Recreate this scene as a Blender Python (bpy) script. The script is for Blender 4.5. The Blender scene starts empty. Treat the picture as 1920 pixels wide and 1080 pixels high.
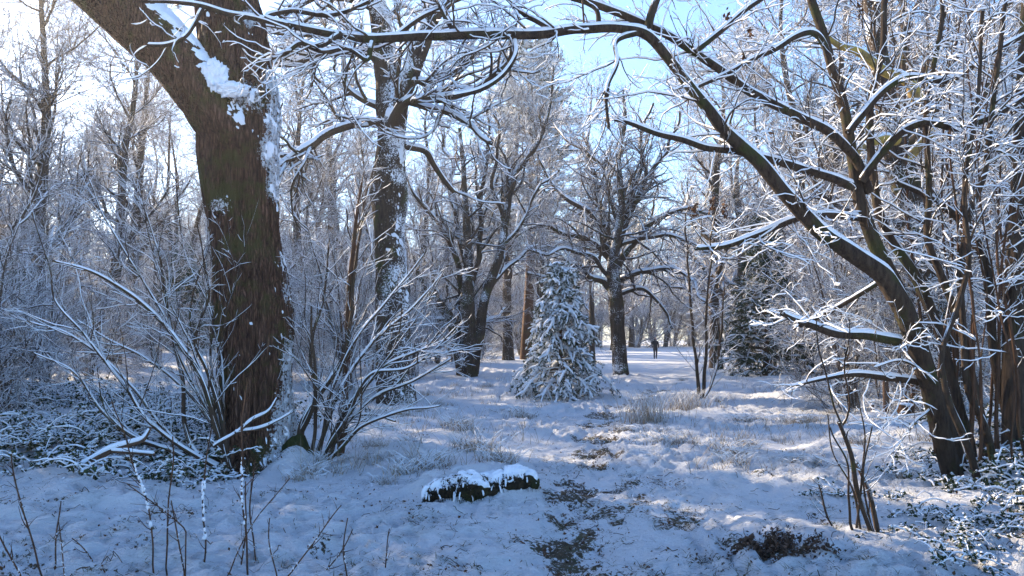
import bpy, math, random
import numpy as np
from mathutils import Vector

# ------------------------------------------------------------------ camera, sky, sun, exposure
SC = bpy.context.scene
COL = SC.collection
F = 1500.0                       # focal length in photo pixels (1920 wide)
HOR = 636.0                      # horizon row in the photo
CAM_Z = 1.6
PITCH = math.atan((HOR - 540) / F)

cam_d = bpy.data.cameras.new('camera')
cam_d.sensor_width = 36.0
cam_d.lens = 36.0 * F / 1920
cam_d.clip_start = 0.1
cam_d.clip_end = 3000
cam = bpy.data.objects.new('camera', cam_d)
COL.objects.link(cam)
cam.location = (0, 0, CAM_Z)
cam.rotation_euler = (math.pi / 2 + PITCH, 0, 0)
SC.camera = cam

SUN_AZ = math.radians(-50)       # from the view direction (+Y), negative = left
SUN_EL = math.radians(21)
world = bpy.data.worlds.new('World')
SC.world = world
world.use_nodes = True
wn = world.node_tree
wn.nodes.clear()
w_out = wn.nodes.new('ShaderNodeOutputWorld')
w_bg = wn.nodes.new('ShaderNodeBackground')
w_sky = wn.nodes.new('ShaderNodeTexSky')
w_sky.sky_type = 'NISHITA'
w_sky.sun_disc = False
w_sky.sun_elevation = SUN_EL
w_sky.sun_rotation = SUN_AZ
w_sky.air_density = 1.0
w_sky.dust_density = 0.6
w_sky.ozone_density = 5.0
w_bg.inputs[1].default_value = 0.12
wn.links.new(w_sky.outputs[0], w_bg.inputs[0])
wn.links.new(w_bg.outputs[0], w_out.inputs[0])

sun_d = bpy.data.lights.new('sun', 'SUN')
sun_d.energy = 5.0
sun_d.angle = math.radians(0.6)
sun_d.color = (1.0, 0.79, 0.54)
sun = bpy.data.objects.new('sun', sun_d)
COL.objects.link(sun)
to_sun = Vector((math.sin(SUN_AZ) * math.cos(SUN_EL), math.cos(SUN_AZ) * math.cos(SUN_EL), math.sin(SUN_EL)))
sun.rotation_euler = to_sun.to_track_quat('Z', 'Y').to_euler()
sun.location = (-30, 30, 30)

SC.view_settings.view_transform = 'Standard'
SC.view_settings.look = 'None'
SC.view_settings.gamma = 1.0
SC.view_settings.use_curve_mapping = False
SC.view_settings.exposure = 1.9
SC.cycles.max_bounces = 5
SC.cycles.diffuse_bounces = 3
SC.cycles.glossy_bounces = 2
SC.cycles.transparent_max_bounces = 4

rng = np.random.default_rng(7)

# ------------------------------------------------------------------ noise
_perm = np.random.default_rng(3).random(65536).astype(np.float32)
def _hash(i, j, k):
    h = (i * 73856093) ^ (j * 19349663) ^ (k * 83492791)
    h ^= (h >> 13)
    return _perm[h & 65535]
def vnoise(x, y, z=0.0):
    x, y, z = np.broadcast_arrays(np.asarray(x, float), np.asarray(y, float), np.asarray(z, float))
    xi, yi, zi = np.floor(x).astype(np.int64), np.floor(y).astype(np.int64), np.floor(z).astype(np.int64)
    fx, fy, fz = x - xi, y - yi, z - zi
    fx, fy, fz = [f * f * (3 - 2 * f) for f in (fx, fy, fz)]
    r = 0
    for a in (0, 1):
        wa = fx if a else 1 - fx
        for b in (0, 1):
            wb = fy if b else 1 - fy
            for c in (0, 1):
                wc = fz if c else 1 - fz
                r = r + wa * wb * wc * _hash(xi + a, yi + b, zi + c)
    return r * 2 - 1
def fbm(x, y, z=0.0, o=3):
    s, a, t = 0, 1.0, 0
    for i in range(o):
        f = 2.03 ** i
        s = s + a * vnoise(x * f + 17.3 * i, y * f - 9.1 * i, np.asarray(z) * f + 3.7 * i); t += a; a *= 0.5
    return s / t
def sstep(a, b, x):
    t = np.clip((x - a) / (b - a), 0, 1)
    return t * t * (3 - 2 * t)

# ------------------------------------------------------------------ pixel ray -> world point at forward distance d
cp, sp = math.cos(PITCH), math.sin(PITCH)
def at(px, py, d):
    rx, ry = (px - 960) / F, (540 - py) / F
    wy = cp - sp * ry
    wz = sp + cp * ry
    s = d / wy
    return np.array([rx * s, d, CAM_Z + wz * s])

# ------------------------------------------------------------------ terrain
def path_x(y):
    # centre line of the trodden path (x as a function of distance)
    ys = np.array([2, 5.4, 7, 9, 11, 14, 18, 22, 28, 35, 60])
    xs = np.array([0.3, 0.45, 0.60, 0.85, 1.05, 1.35, 2.1, 3.6, 5.2, 6.2, 9.0])
    return np.interp(y, ys, xs)
LOG_C = at(895, 935, 7.9)
def ground_h(x, y, fine=True):
    x = np.asarray(x, float); y = np.asarray(y, float)
    h = 0.10 * fbm(x * 0.16, y * 0.16, 1.5, 2)
    h = h + 1.0 * np.exp(-(((x + 22) / 15) ** 2 + ((y - 44) / 15) ** 2))
    # bank on the right
    h = h + 0.42 * sstep(4.2, 7.0, x) * (1 - sstep(12, 16, y)) * sstep(2, 6, y)
    h = h + 0.9 * sstep(70, 160, y)
    # knoll round the log, and the big trunk's root mound
    h = h + 0.30 * np.exp(-(((x - LOG_C[0] + .05) / 0.62) ** 4 + ((y - LOG_C[1] - 0.18 - .25 * (x - LOG_C[0])) / 0.31) ** 2))
    h = h + 0.32 * np.exp(-(((x + 2.66) / 0.26) ** 2 + ((y - 9.80) / 0.50) ** 2))
    h = h - 0.16 * np.exp(-(((x + 3.35) / 0.8) ** 2 + ((y - 9.9) / 0.9) ** 2))
    if not fine:
        return h
    pm = np.exp(-((x - path_x(y)) / 0.55) ** 2)              # the path
    tussock = np.maximum(0, fbm(x * 0.9, y * 0.9, 7.1, 2))
    near = 1 - sstep(30, 60, y)
    h = h + near * (0.16 * tussock ** 1.2 * (1 - 0.8 * pm))
    h = h - 0.05 * pm * near
    drift = 0.45 + 0.8 * sstep(-.35, .35, fbm(x * .55, y * .55, 14.0, 2)) 
    h = h + near * drift * 0.060 * (1 - np.abs(fbm(x * 3.1, y * 3.1, 2.2, 2)) * 2)
    h = h + near * drift * 0.058 * (1 - np.abs(fbm(x * 6.4, y * 6.4, 4.2, 2)) * 2) * (1 - 0.3 * pm)
    h = h + near * drift * 0.032 * (1 - np.abs(vnoise(x * 12, y * 12, 9.2)) * 2)
    # trodden holes in the path
    h = h - 0.045 * pm * near * sstep(0.15, 0.5, fbm(x * 4.3 + 9, y * 3.3, 5.0, 2))
    # bramble bank on the left is rougher
    rough = sstep(-3.0, -5.0, x) * sstep(8, 10, y) * near
    h = h + rough * 0.20 * (1 - np.abs(fbm(x * 1.3 + 4, y * 1.3, 8.8, 3)) * 2)
    # wheel ruts at the bottom right of the path
    for k, cx in enumerate((1.42, 1.60, 1.80)):
        rut = np.exp(-((x - (cx + 0.05 * (y - 6) + 0.03 * np.sin(y * 3 + k))) / 0.045) ** 2) * sstep(4.2, 4.8, y) * (1 - sstep(6.9, 7.6, y))
        h = h - 0.07 * rut
    return h
def gz(x, y):
    return float(ground_h(x, y))
def soil_mask(x, y):
    pm = np.exp(-((x - path_x(y)) / 0.42) ** 2) * (1 - sstep(24, 30, y))
    n = fbm(x * 3.0 + 3, y * 2.2, 6.0, 3)
    s = 0.75 * sstep(0.05, 0.5, n * (0.30 + 0.9 * pm) + 0.22 * pm)
    s = s + 0.42 * sstep(0.1, 0.5, fbm(x * 2.2, y * 2.0, 12.0, 3)) * (1 - sstep(16, 26, y))
    c = at(1455, 1035, 6.0)
    s = s + .75 * sstep(1.2, 0.0, ((x - c[0]) / 0.46) ** 2 + ((y - c[1]) / 0.36) ** 2 + 2.6 * n + .8)
    s = s + 0.9 * np.exp(-(((x - 3.2) / 2.4) ** 2 + ((y - 24.5) / 1.1) ** 2)) * sstep(-0.1, 0.3, n)
    for k, cx in enumerate((1.42, 1.60, 1.80)):
        rut = np.exp(-((x - (cx + 0.05 * (y - 6) + 0.03 * np.sin(y * 3 + k))) / 0.04) ** 2) * sstep(4.2, 4.8, y) * (1 - sstep(6.9, 7.6, y))
        s = s + 0.55 * rut * sstep(-0.2, 0.3, n)
    s = np.minimum(s * 1.2, .78)
    s = s + .50 * np.exp(-((x - path_x(y)) / 0.40) ** 2) * (1 - sstep(12, 20, y)) * sstep(-.35, .1, fbm(x * .9, y * .9, 31.0, 2))
    return np.clip(s, 0, .90)

# ------------------------------------------------------------------ materials
def new_mat(name):
    m = bpy.data.materials.new(name); m.use_nodes = True
    nt = m.node_tree; nt.nodes.clear()
    out = nt.nodes.new('ShaderNodeOutputMaterial'); b = nt.nodes.new('ShaderNodeBsdfPrincipled')
    nt.links.new(b.outputs[0], out.inputs[0])
    return m, nt, b
def nnoise(nt, scale, detail=4, coord=None, rough=0.6):
    n = nt.nodes.new('ShaderNodeTexNoise'); n.inputs['Scale'].default_value = scale
    n.inputs['Detail'].default_value = detail; n.inputs['Roughness'].default_value = rough
    if coord is not None: nt.links.new(coord, n.inputs['Vector'])
    return n
def ramp(nt, src, stops):
    r = nt.nodes.new('ShaderNodeValToRGB')
    e = r.color_ramp.elements
    while len(e) < len(stops): e.new(0.5)
    for i, (p, c) in enumerate(stops):
        e[i].position = p; e[i].color = (*c, 1) if len(c) == 3 else c
    nt.links.new(src, r.inputs[0]); return r
def mix(nt, fac, a, b):
    m = nt.nodes.new('ShaderNodeMix'); m.data_type = 'RGBA'
    if isinstance(fac, float): m.inputs[0].default_value = fac
    else: nt.links.new(fac, m.inputs[0])
    for s, v in ((m.inputs[6], a), (m.inputs[7], b)):
        if isinstance(v, tuple): s.default_value = (*v, 1)
        else: nt.links.new(v, s)
    return m.outputs[2]
def math_n(nt, op, a, b=None, clamp=False):
    m = nt.nodes.new('ShaderNodeMath'); m.operation = op; m.use_clamp = clamp
    for s, v in ((m.inputs[0], a), (m.inputs[1], b)):
        if v is None: continue
        if isinstance(v, (int, float)): s.default_value = v
        else: nt.links.new(v, s)
    return m.outputs[0]
def bump(nt, b, src, strength, dist):
    bp = nt.nodes.new('ShaderNodeBump'); bp.inputs['Strength'].default_value = strength
    bp.inputs['Distance'].default_value = dist
    nt.links.new(src, bp.inputs['Height']); nt.links.new(bp.outputs[0], b.inputs['Normal'])
SNOW = (0.80, 0.83, 0.88)
def snow_mat(name='snow', scale=60):
    m, nt, b = new_mat(name)
    tc = nt.nodes.new('ShaderNodeTexCoord').outputs['Object']
    n = nnoise(nt, scale, 4, tc)
    c = ramp(nt, n.outputs[0], [(0.3, (0.74, 0.78, 0.85)), (0.7, (0.84, 0.87, 0.91))])
    nt.links.new(c.outputs[0], b.inputs['Base Color'])
    b.inputs['Roughness'].default_value = 0.65
    b.inputs['Specular IOR Level'].default_value = 0.3
    bump(nt, b, n.outputs[0], 0.6, 0.01)
    return m
M_SNOW = snow_mat()
def ground_mat():
    m, nt, b = new_mat('snowy_ground')
    tc = nt.nodes.new('ShaderNodeTexCoord').outputs['Object']
    at_ = nt.nodes.new('ShaderNodeAttribute'); at_.attribute_name = 'soil'
    fine = nnoise(nt, 28, 6, tc, 0.7)
    fine2 = nnoise(nt, 9, 5, tc, 0.65)
    grain = nnoise(nt, 140, 3, tc, 0.7)
    s = math_n(nt, 'MULTIPLY', at_.outputs['Fac'], 1.0)
    s = math_n(nt, 'ADD', s, math_n(nt, 'MULTIPLY', math_n(nt, 'SUBTRACT', fine.outputs[0], 0.5), 2.6))
    s = math_n(nt, 'ADD', s, math_n(nt, 'MULTIPLY', math_n(nt, 'SUBTRACT', fine2.outputs[0], 0.5), 0.9))
    s = ramp(nt, s, [(0.66, (0, 0, 0)), (0.76, (1, 1, 1))]).outputs[0]
    snow = ramp(nt, fine.outputs[0], [(0.3, (0.78, 0.82, 0.88)), (0.75, (0.86, 0.89, 0.93))]).outputs[0]
    n3 = nnoise(nt, 5, 4, tc)
    soil = ramp(nt, n3.outputs[0], [(0.35, (0.050, 0.034, 0.022)), (0.52, (0.095, 0.072, 0.042)), (0.66, (0.075, 0.085, 0.038))]).outputs[0]
    c = mix(nt, s, snow, soil)
    nt.links.new(c, b.inputs['Base Color'])
    b.inputs['Roughness'].default_value = 0.7
    b.inputs['Specular IOR Level'].default_value = 0.25
    hsum = math_n(nt, 'ADD', fine.outputs[0], math_n(nt, 'MULTIPLY', grain.outputs[0], 0.30))
    hsum = math_n(nt, 'ADD', hsum, math_n(nt, 'MULTIPLY', fine2.outputs[0], 0.8))
    bump(nt, b, hsum, 1.0, 0.07)
    return m
def bark_mat(name, dark, light, moss, moss_amt=0.5, snow_lo=0.25, snow_hi=0.55, snow_on=True, scale=1.0, crack=0.0, snowcol=(0.80, 0.83, 0.88), frost=0.0):
    """bark with moss; snow lies where the surface faces up (snow_lo..snow_hi of normal z)"""
    m, nt, b = new_mat(name)
    tcn = nt.nodes.new('ShaderNodeTexCoord')
    mp = nt.nodes.new('ShaderNodeMapping'); mp.inputs['Scale'].default_value = (14 * scale, 14 * scale, 2.2 * scale)
    nt.links.new(tcn.outputs['Object'], mp.inputs[0])
    n1 = nnoise(nt, 1.6, 6, mp.outputs[0], 0.7)
    c = ramp(nt, n1.outputs[0], [(0.32, dark), (0.68, light)]).outputs[0]
    hgt = n1.outputs[0]
    if crack:
        mp2 = nt.nodes.new('ShaderNodeMapping'); mp2.inputs['Scale'].default_value = (30, 30, 3.2)
        wv = nnoise(nt, 5, 3, tcn.outputs['Object'])
        vm = nt.nodes.new('ShaderNodeVectorMath'); vm.operation = 'MULTIPLY_ADD'; nt.links.new(wv.outputs['Color'], vm.inputs[0]); vm.inputs[1].default_value = (.05, .05, .12); nt.links.new(tcn.outputs['Object'], vm.inputs[2])
        nt.links.new(vm.outputs[0], mp2.inputs[0])
        vo = nt.nodes.new('ShaderNodeTexVoronoi'); vo.feature = 'DISTANCE_TO_EDGE'; vo.inputs['Scale'].default_value = 1.0
        nt.links.new(mp2.outputs[0], vo.inputs['Vector'])
        ck = ramp(nt, vo.outputs['Distance'], [(0.0, (.35, .35, .35)), (0.30, (1, 1, 1))]).outputs[0]
        c = mix(nt, ck, tuple(v * .6 for v in dark), c)
        hgt = math_n(nt, 'ADD', math_n(nt, 'MULTIPLY', ck, .9), n1.outputs[0])
    n2 = nnoise(nt, 1.7 * scale, 5, tcn.outputs['Object'], 0.7)
    mf = ramp(nt, n2.outputs[0], [(0.62 - moss_amt * 0.3, (0, 0, 0)), (0.74 - moss_amt * 0.3, (1, 1, 1))]).outputs[0]
    c = mix(nt, mf, c, moss)
    n3 = nnoise(nt, 40 * scale, 3, tcn.outputs['Object'])
    if snow_on:
        g = nt.nodes.new('ShaderNodeNewGeometry')
        sx = nt.nodes.new('ShaderNodeSeparateXYZ'); nt.links.new(g.outputs['Normal'], sx.inputs[0])
        v = math_n(nt, 'ADD', sx.outputs[2], math_n(nt, 'MULTIPLY', math_n(nt, 'SUBTRACT', n3.outputs[0], 0.5), 0.9))
        if frost:
            v = math_n(nt, 'ADD', v, math_n(nt, 'MULTIPLY', sx.outputs[0], frost))
        sf = ramp(nt, v, [(snow_lo, (0, 0, 0)), (snow_hi, (1, 1, 1))]).outputs[0]
        c = mix(nt, sf, c, snowcol)
    if not snow_on:
        at_ = nt.nodes.new('ShaderNodeAttribute'); at_.attribute_name = 'snow'
        nf = nnoise(nt, 26, 5, tcn.outputs['Object'], 0.75)
        v = math_n(nt, 'ADD', at_.outputs['Fac'], math_n(nt, 'MULTIPLY', math_n(nt, 'SUBTRACT', nf.outputs[0], 0.5), 2.2))
        sf = ramp(nt, v, [(0.62, (0, 0, 0)), (0.72, (1, 1, 1))]).outputs[0]
        c = mix(nt, sf, c, SNOW)
    nt.links.new(c, b.inputs['Base Color'])
    b.inputs['Roughness'].default_value = 0.85
    b.inputs['Specular IOR Level'].default_value = 0.15
    bump(nt, b, hgt, 1.0, (0.09 if crack else 0.05) / scale ** 2)
    return m
M_GROUND = ground_mat()
M_BIG = bark_mat('mossy_bark', (0.038, 0.020, 0.014), (0.30, 0.165, 0.112), (0.100, 0.088, 0.034), 0.42, snow_on=False, crack=1.0)
M_BIGW = bark_mat('reddish_bark', (0.045, 0.016, 0.010), (0.13, 0.055, 0.035), (0.05, 0.048, 0.016), 0.18, snow_on=False)
M_TRUNK = bark_mat('trunk_bark', (0.022, 0.015, 0.012), (0.085, 0.062, 0.045), (0.05, 0.055, 0.02), 0.3, snow_on=False)
M_TWIG = bark_mat('twig_bark', (0.035, 0.024, 0.018), (0.09, 0.062, 0.042), (0.06, 0.062, 0.025), 0.25, snow_on=False, scale=2)
M_SHOOT = bark_mat('young_shoot_bark', (0.04, 0.022, 0.015), (0.12, 0.066, 0.040), (0.06, 0.05, 0.03), 0.2, snow_on=False, scale=2)
M_FAR = bark_mat('frosted_bark', (0.026, 0.020, 0.017), (0.095, 0.073, 0.058), (0.04, 0.04, 0.02), 0.25, 0.42, 0.62)
M_FROST = bark_mat('frosted_twigs', (0.05, 0.038, 0.030), (0.13, 0.10, 0.08), (0.08, 0.075, 0.05), 0.2, -0.35, 0.10, scale=2)
M_RIME = bark_mat('rime_covered_twigs', (0.05, 0.038, 0.032), (0.13, 0.10, 0.08), (0.08, 0.07, 0.05), 0.2, -0.70, -0.15, scale=2)
def plain(name, col, rough=0.8, var=0.35, scale=12):
    m, nt, b = new_mat(name)
    tc = nt.nodes.new('ShaderNodeTexCoord').outputs['Object']
    n = nnoise(nt, scale, 4, tc)
    lo = tuple(c * (1 - var) for c in col); hi = tuple(min(1, c * (1 + var)) for c in col)
    c = ramp(nt, n.outputs[0], [(0.3, lo), (0.7, hi)])
    nt.links.new(c.outputs[0], b.inputs['Base Color']); b.inputs['Roughness'].default_value = rough
    b.inputs['Specular IOR Level'].default_value = 0.2
    return m
M_NEEDLE = plain('spruce_needles', (0.035, 0.060, 0.032))
M_GRASS = plain('winter_grass', (0.075, 0.078, 0.038), var=0.5, scale=5)
M_STRAW = plain('dry_grass', (0.30, 0.25, 0.19), var=0.4, scale=6)
M_LEAF = plain('dead_leaves', (0.085, 0.038, 0.018), var=0.5)
M_DLEAF = plain('bramble_leaves', (0.035, 0.05, 0.022), var=0.5)
M_MOSS = bark_mat('moss_on_log', (0.010, 0.009, 0.006), (0.045, 0.032, 0.018), (0.036, 0.044, 0.014), 0.6, snow_on=False)
M_WOOD = plain('weathered_wood', (0.10, 0.06, 0.04), scale=20)
M_EARTH = plain('dark_earth', (0.075, 0.046, 0.032), var=0.5, scale=18)
M_CLOTH = plain('dark_cloth', (0.02, 0.022, 0.028))
M_SKIN = plain('skin', (0.5, 0.3, 0.22), var=0.05)

# ------------------------------------------------------------------ mesh helpers
def mesh_obj(name, V, faces, mat, parent=None, smooth=True, attr=None):
    """faces: list of int arrays (n,3) or (n,4)"""
    me = bpy.data.meshes.new(name)
    V = np.asarray(V, np.float32)
    me.vertices.add(len(V)); me.vertices.foreach_set('co', V.ravel())
    faces = [f for f in faces if len(f)]
    loops = np.concatenate([f.ravel() for f in faces]).astype(np.int32)
    sizes = np.concatenate([np.full(len(f), f.shape[1]) for f in faces])
    starts = np.concatenate([[0], np.cumsum(sizes)[:-1]]).astype(np.int32)
    me.loops.add(len(loops)); me.loops.foreach_set('vertex_index', loops)
    me.polygons.add(len(sizes)); me.polygons.foreach_set('loop_start', starts)
    if smooth: me.polygons.foreach_set('use_smooth', np.ones(len(sizes), bool))
    if attr:
        for k, v in attr.items():
            a = me.attributes.new(k, 'FLOAT', 'POINT'); a.data.foreach_set('value', np.asarray(v, np.float32))
    me.update(calc_edges=True)
    me.materials.append(mat)
    o = bpy.data.objects.new(name, me); COL.objects.link(o)
    if parent is not None: o.parent = parent
    return o
class Acc:
    def __init__(s): s.V = []; s.Fs = []; s.n = 0
    def add(s, V, Fs):
        V = np.asarray(V).reshape(-1, 3)
        s.V.append(V)
        for f in Fs: s.Fs.append(f + s.n)
        s.n += len(V); return s
    def obj(s, name, mat, parent=None, smooth=True, off=None):
        if not s.V: return None
        V = np.concatenate(s.V)
        if off is not None: V = V - np.asarray(off)
        by = {}
        for f in s.Fs: by.setdefault(f.shape[1], []).append(f)
        return mesh_obj(name, V, [np.concatenate(v) for v in by.values()], mat, parent, smooth)
def empty(name, loc, label=None, cat=None, group=None, kind=None):
    o = bpy.data.objects.new(name, None); COL.objects.link(o); o.location = tuple(loc)
    tag(o, label, cat, group, kind); return o
def tag(o, label=None, cat=None, group=None, kind=None):
    if label: o['label'] = label
    if cat: o['category'] = cat
    if group: o['group'] = group
    if kind: o['kind'] = kind
    return o
def copy_tree(o, parent=None):
    c = o.copy(); COL.objects.link(c)
    if parent is not None: c.parent = parent
    for ch in o.children: copy_tree(ch, c)
    return c

UP = np.array([0, 0, 1.0])
def norm(v): return v / np.maximum(np.linalg.norm(v, axis=-1, keepdims=True), 1e-9)
def tangents(P):
    return norm(np.gradient(P, axis=1))
def grid_faces(N, K, S, closed=True):
    k, s = np.arange(K - 1), np.arange(S if closed else S - 1)
    kk, ss = np.meshgrid(k, s, indexing='ij')
    a = kk * S + ss; b = kk * S + (ss + 1) % S; c = (kk + 1) * S + (ss + 1) % S; d = (kk + 1) * S + ss
    f = np.stack([a, b, c, d], -1).reshape(-1, 4)
    return (f[None] + (np.arange(N) * K * S)[:, None, None]).reshape(-1, 4)
def tubes(P, R, S):
    N, K, _ = P.shape
    T = tangents(P)
    mean = norm(P[:, -1] - P[:, 0])
    ref = np.where(np.abs(mean[:, 2:3]) > 0.75, np.array([[0, 1.0, 0]]), UP[None])
    n1 = norm(np.cross(T, ref[:, None])); n2 = np.cross(n1, T)
    th = np.linspace(0, 2 * np.pi, S, endpoint=False)
    V = P[:, :, None] + R[:, :, None, None] * (np.cos(th)[:, None] * n1[:, :, None] + np.sin(th)[:, None] * n2[:, :, None])
    return V.reshape(-1, 3), [grid_faces(N, K, S)]
def snow_caps(P, R, h0, S=4, rs=0.0, gap=0.0, g=None):
    """pillows of snow lying along the upper side of each branch"""
    g = g or rng
    N, K, _ = P.shape
    T = tangents(P)
    tz = T[:, :, 2:3]
    a = np.sqrt(np.maximum(0, 1 - tz ** 2))
    U = norm(UP - T * tz + 1e-4)
    W = norm(np.cross(T, U))
    ph = g.random((N, 1)) * 50
    L = np.linalg.norm(np.diff(P, axis=1), axis=2); L = np.concatenate([np.zeros((N, 1)), np.cumsum(L, 1)], 1)
    nz = vnoise(L * 5 + ph, ph, 0.5) * 0.35 + vnoise(L * 14 + ph, ph, 3.5) * 0.25
    h = a[:, :, 0] ** 1.5 * (h0 + 0.42 * np.minimum(R, 0.08)) * (1 + nz)
    if gap > 0: h = h * sstep(gap - 0.3, gap, vnoise(L * 3 + ph, ph, 8.5) * 0.5 + 0.5)
    h[:, -1] *= 0.5
    w = np.maximum(R * 0.92, 0.42 * h) * np.minimum(1, h / (0.3 * h0 + 1e-6))
    th = np.linspace(0, np.pi, S)
    base = 0.15 * R
    ht = R * 0.8 + h
    V = P[:, :, None] + (w[:, :, None] * np.cos(th))[..., None] * W[:, :, None] + (base[:, :, None] + (ht[:, :, None] - base[:, :, None]) * np.sin(th))[..., None] * U[:, :, None]
    V[:, 0] = P[:, 0][:, None]; V[:, -1] = V[:, -1] * 0.3 + P[:, -1][:, None] * 0.7
    return V.reshape(-1, 3), [grid_faces(N, K, S)]
def resample(P, R, K):
    """Catmull-like smooth resampling of one hand-laid polyline"""
    P = np.asarray(P, float); R = np.asarray(R, float)
    n = len(P)
    d = np.concatenate([[0], np.cumsum(np.linalg.norm(np.diff(P, axis=0), axis=1))])
    t = np.linspace(0, d[-1], K)
    m = np.gradient(P, d, axis=0)
    i = np.clip(np.searchsorted(d, t, side='right') - 1, 0, n - 2)
    h = (d[i + 1] - d[i])[:, None]; u = ((t - d[i]) / h[:, 0])[:, None]
    Q = (2 * u ** 3 - 3 * u ** 2 + 1) * P[i] + (u ** 3 - 2 * u ** 2 + u) * h * m[i] + (-2 * u ** 3 + 3 * u ** 2) * P[i + 1] + (u ** 3 - u ** 2) * h * m[i + 1]
    return Q, np.interp(t, d, R)
def wiggle(Q, amp, freq, seed):
    d = np.concatenate([[0], np.cumsum(np.linalg.norm(np.diff(Q, axis=0), axis=1))])
    o = np.stack([vnoise(d * freq, seed + k * 7.7, 0.3) for k in range(3)], -1) * amp
    return Q + o * np.minimum(1, d / (d[-1] * 0.1 + 1e-6))[:, None]
def stem(pts, d0, d1=None, K=24, amp=0.0, freq=2.0, seed=0.0):
    """pts: (px, py, half-width in px); depth runs d0->d1; returns P (1,K,3), R (1,K)"""
    if d1 is None: d1 = d0
    n = len(pts); P = []; R = []; K = int(K * 1.5)
    for i, p in enumerate(pts):
        d = d0 + (d1 - d0) * i / (n - 1) if len(p) == 3 else p[3]
        P.append(at(p[0], p[1], d)); R.append(p[2] * d / F)
    Q, r = resample(P, R, K)
    if amp: Q = wiggle(Q, amp, freq, seed)
    return Q[None], r[None]
def sprout(P, R, dens, t0, t1, ang, ljit, length, radr, K, wob, trop, g, flat=0.6, rmin=0.0015, shape=0.6, lrel=0.0, endr=0.3, nfix=None, rmax=9, arc=0.0):
    """children of every branch in P. dens = per metre (or nfix per branch)."""
    N, Kp, _ = P.shape
    seg = np.linalg.norm(np.diff(P, axis=1), axis=2); L = seg.sum(1)
    cnt = g.poisson(dens * L * (t1 - t0)) if nfix is None else np.full(N, nfix)
    idx = np.repeat(np.arange(N), cnt); M = len(idx)
    if M == 0: return np.zeros((0, K, 3)), np.zeros((0, K))
    t = t0 + (t1 - t0) * g.random(M)
    f = t * (Kp - 1); i = np.minimum(f.astype(int), Kp - 2); u = (f - i)[:, None]
    p0 = P[idx, i] * (1 - u) + P[idx, i + 1] * u
    r0 = R[idx, i] * (1 - u[:, 0]) + R[idx, i + 1] * u[:, 0]
    T = norm(P[idx, i + 1] - P[idx, i])
    rv = norm(g.normal(size=(M, 3)) * np.array([1, 1, flat]))
    pv = norm(rv - T * (rv * T).sum(1, keepdims=True))
    a = np.radians(ang + g.normal(size=M) * 14)[:, None]
    D = norm(np.cos(a) * T + np.sin(a) * pv)
    ln = (length + lrel * L[idx]) * (1 - shape * (t - t0) / max(1e-6, t1 - t0)) * (1 + ljit * g.normal(size=M)).clip(0.35, 1.8)
    r = np.clip(r0 * radr * (0.8 + 0.4 * g.random(M)), rmin, rmax)
    Q = np.zeros((M, K, 3)); Q[:, 0] = p0
    st = (ln / (K - 1))[:, None]
    curl = g.normal(size=(M, 3)) * arc
    for k in range(1, K):
        D = norm(D + wob * g.normal(size=(M, 3)) + trop * UP + curl)
        Q[:, k] = Q[:, k - 1] + D * st
    s = np.linspace(0, 1, K)[None]
    RR = r[:, None] * (1 - (1 - endr) * s)
    return Q, np.maximum(RR, rmin * 0.7)
def cat_levels(a, b):
    return np.concatenate([a[0], b[0]]), np.concatenate([a[1], b[1]])

def bark_tube(P, R, S, ridge=0.06, lump=0.08, seed=0.0, furrow=7.0):
    """thick trunk with furrows and swellings; P (K,3), R (K,) -> grid V (K,S,3), normals"""
    K = len(P); T = norm(np.gradient(P, axis=0))
    ref = np.array([0, 1.0, 0]) if abs(norm(P[-1] - P[0])[2]) > 0.6 else UP
    n1 = norm(np.cross(T, ref)); n2 = np.cross(n1, T)
    th = np.linspace(0, 2 * np.pi, S, endpoint=False)
    d = np.concatenate([[0], np.cumsum(np.linalg.norm(np.diff(P, axis=0), axis=1))])[:, None]
    c, s = np.cos(th)[None], np.sin(th)[None]
    big = fbm(c * 1.1 + seed, s * 1.1, d * 0.9 + seed, 2)
    fur = np.abs(fbm(c * furrow + seed, s * furrow, d * 2.0 / (R[:, None] + 0.1) * 0.3, 2))
    fin = vnoise(c * furrow * 3, s * furrow * 3, d * 9 + seed)
    rr = R[:, None] * (1 + lump * big * 1.6 - ridge * (1 - np.minimum(1, fur * 3)) + ridge * 0.2 * fin)
    dirv = c[..., None] * n1[:, None] + s[..., None] * n2[:, None]
    V = P[:, None] + rr[..., None] * dirv
    return V, dirv
def grid_normals(V):
    dk = np.gradient(V, axis=0); ds = np.roll(V, -1, 1) - np.roll(V, 1, 1)
    n = norm(np.cross(ds, dk))
    return n
def snow_patch(V, dirv, m, thick, name, parent, mat=M_SNOW, off=None):
    """a shell of snow lying on a trunk grid wherever mask m (K,S) > 0"""
    K, S = m.shape
    W = V + dirv * (sstep(0, 0.5, m) * thick - 0.012)[..., None]
    f = grid_faces(1, K, S)
    keep = (m.ravel()[f] > 0).any(1)
    f = f[keep]
    used, inv = np.unique(f, return_inverse=True)
    X = W.reshape(-1, 3)[used]
    if off is not None: X = X - off
    if len(used) == 0: return None
    return tag(mesh_obj(name, X, [inv.reshape(-1, 4)], mat, parent), kind='stuff')

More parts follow.
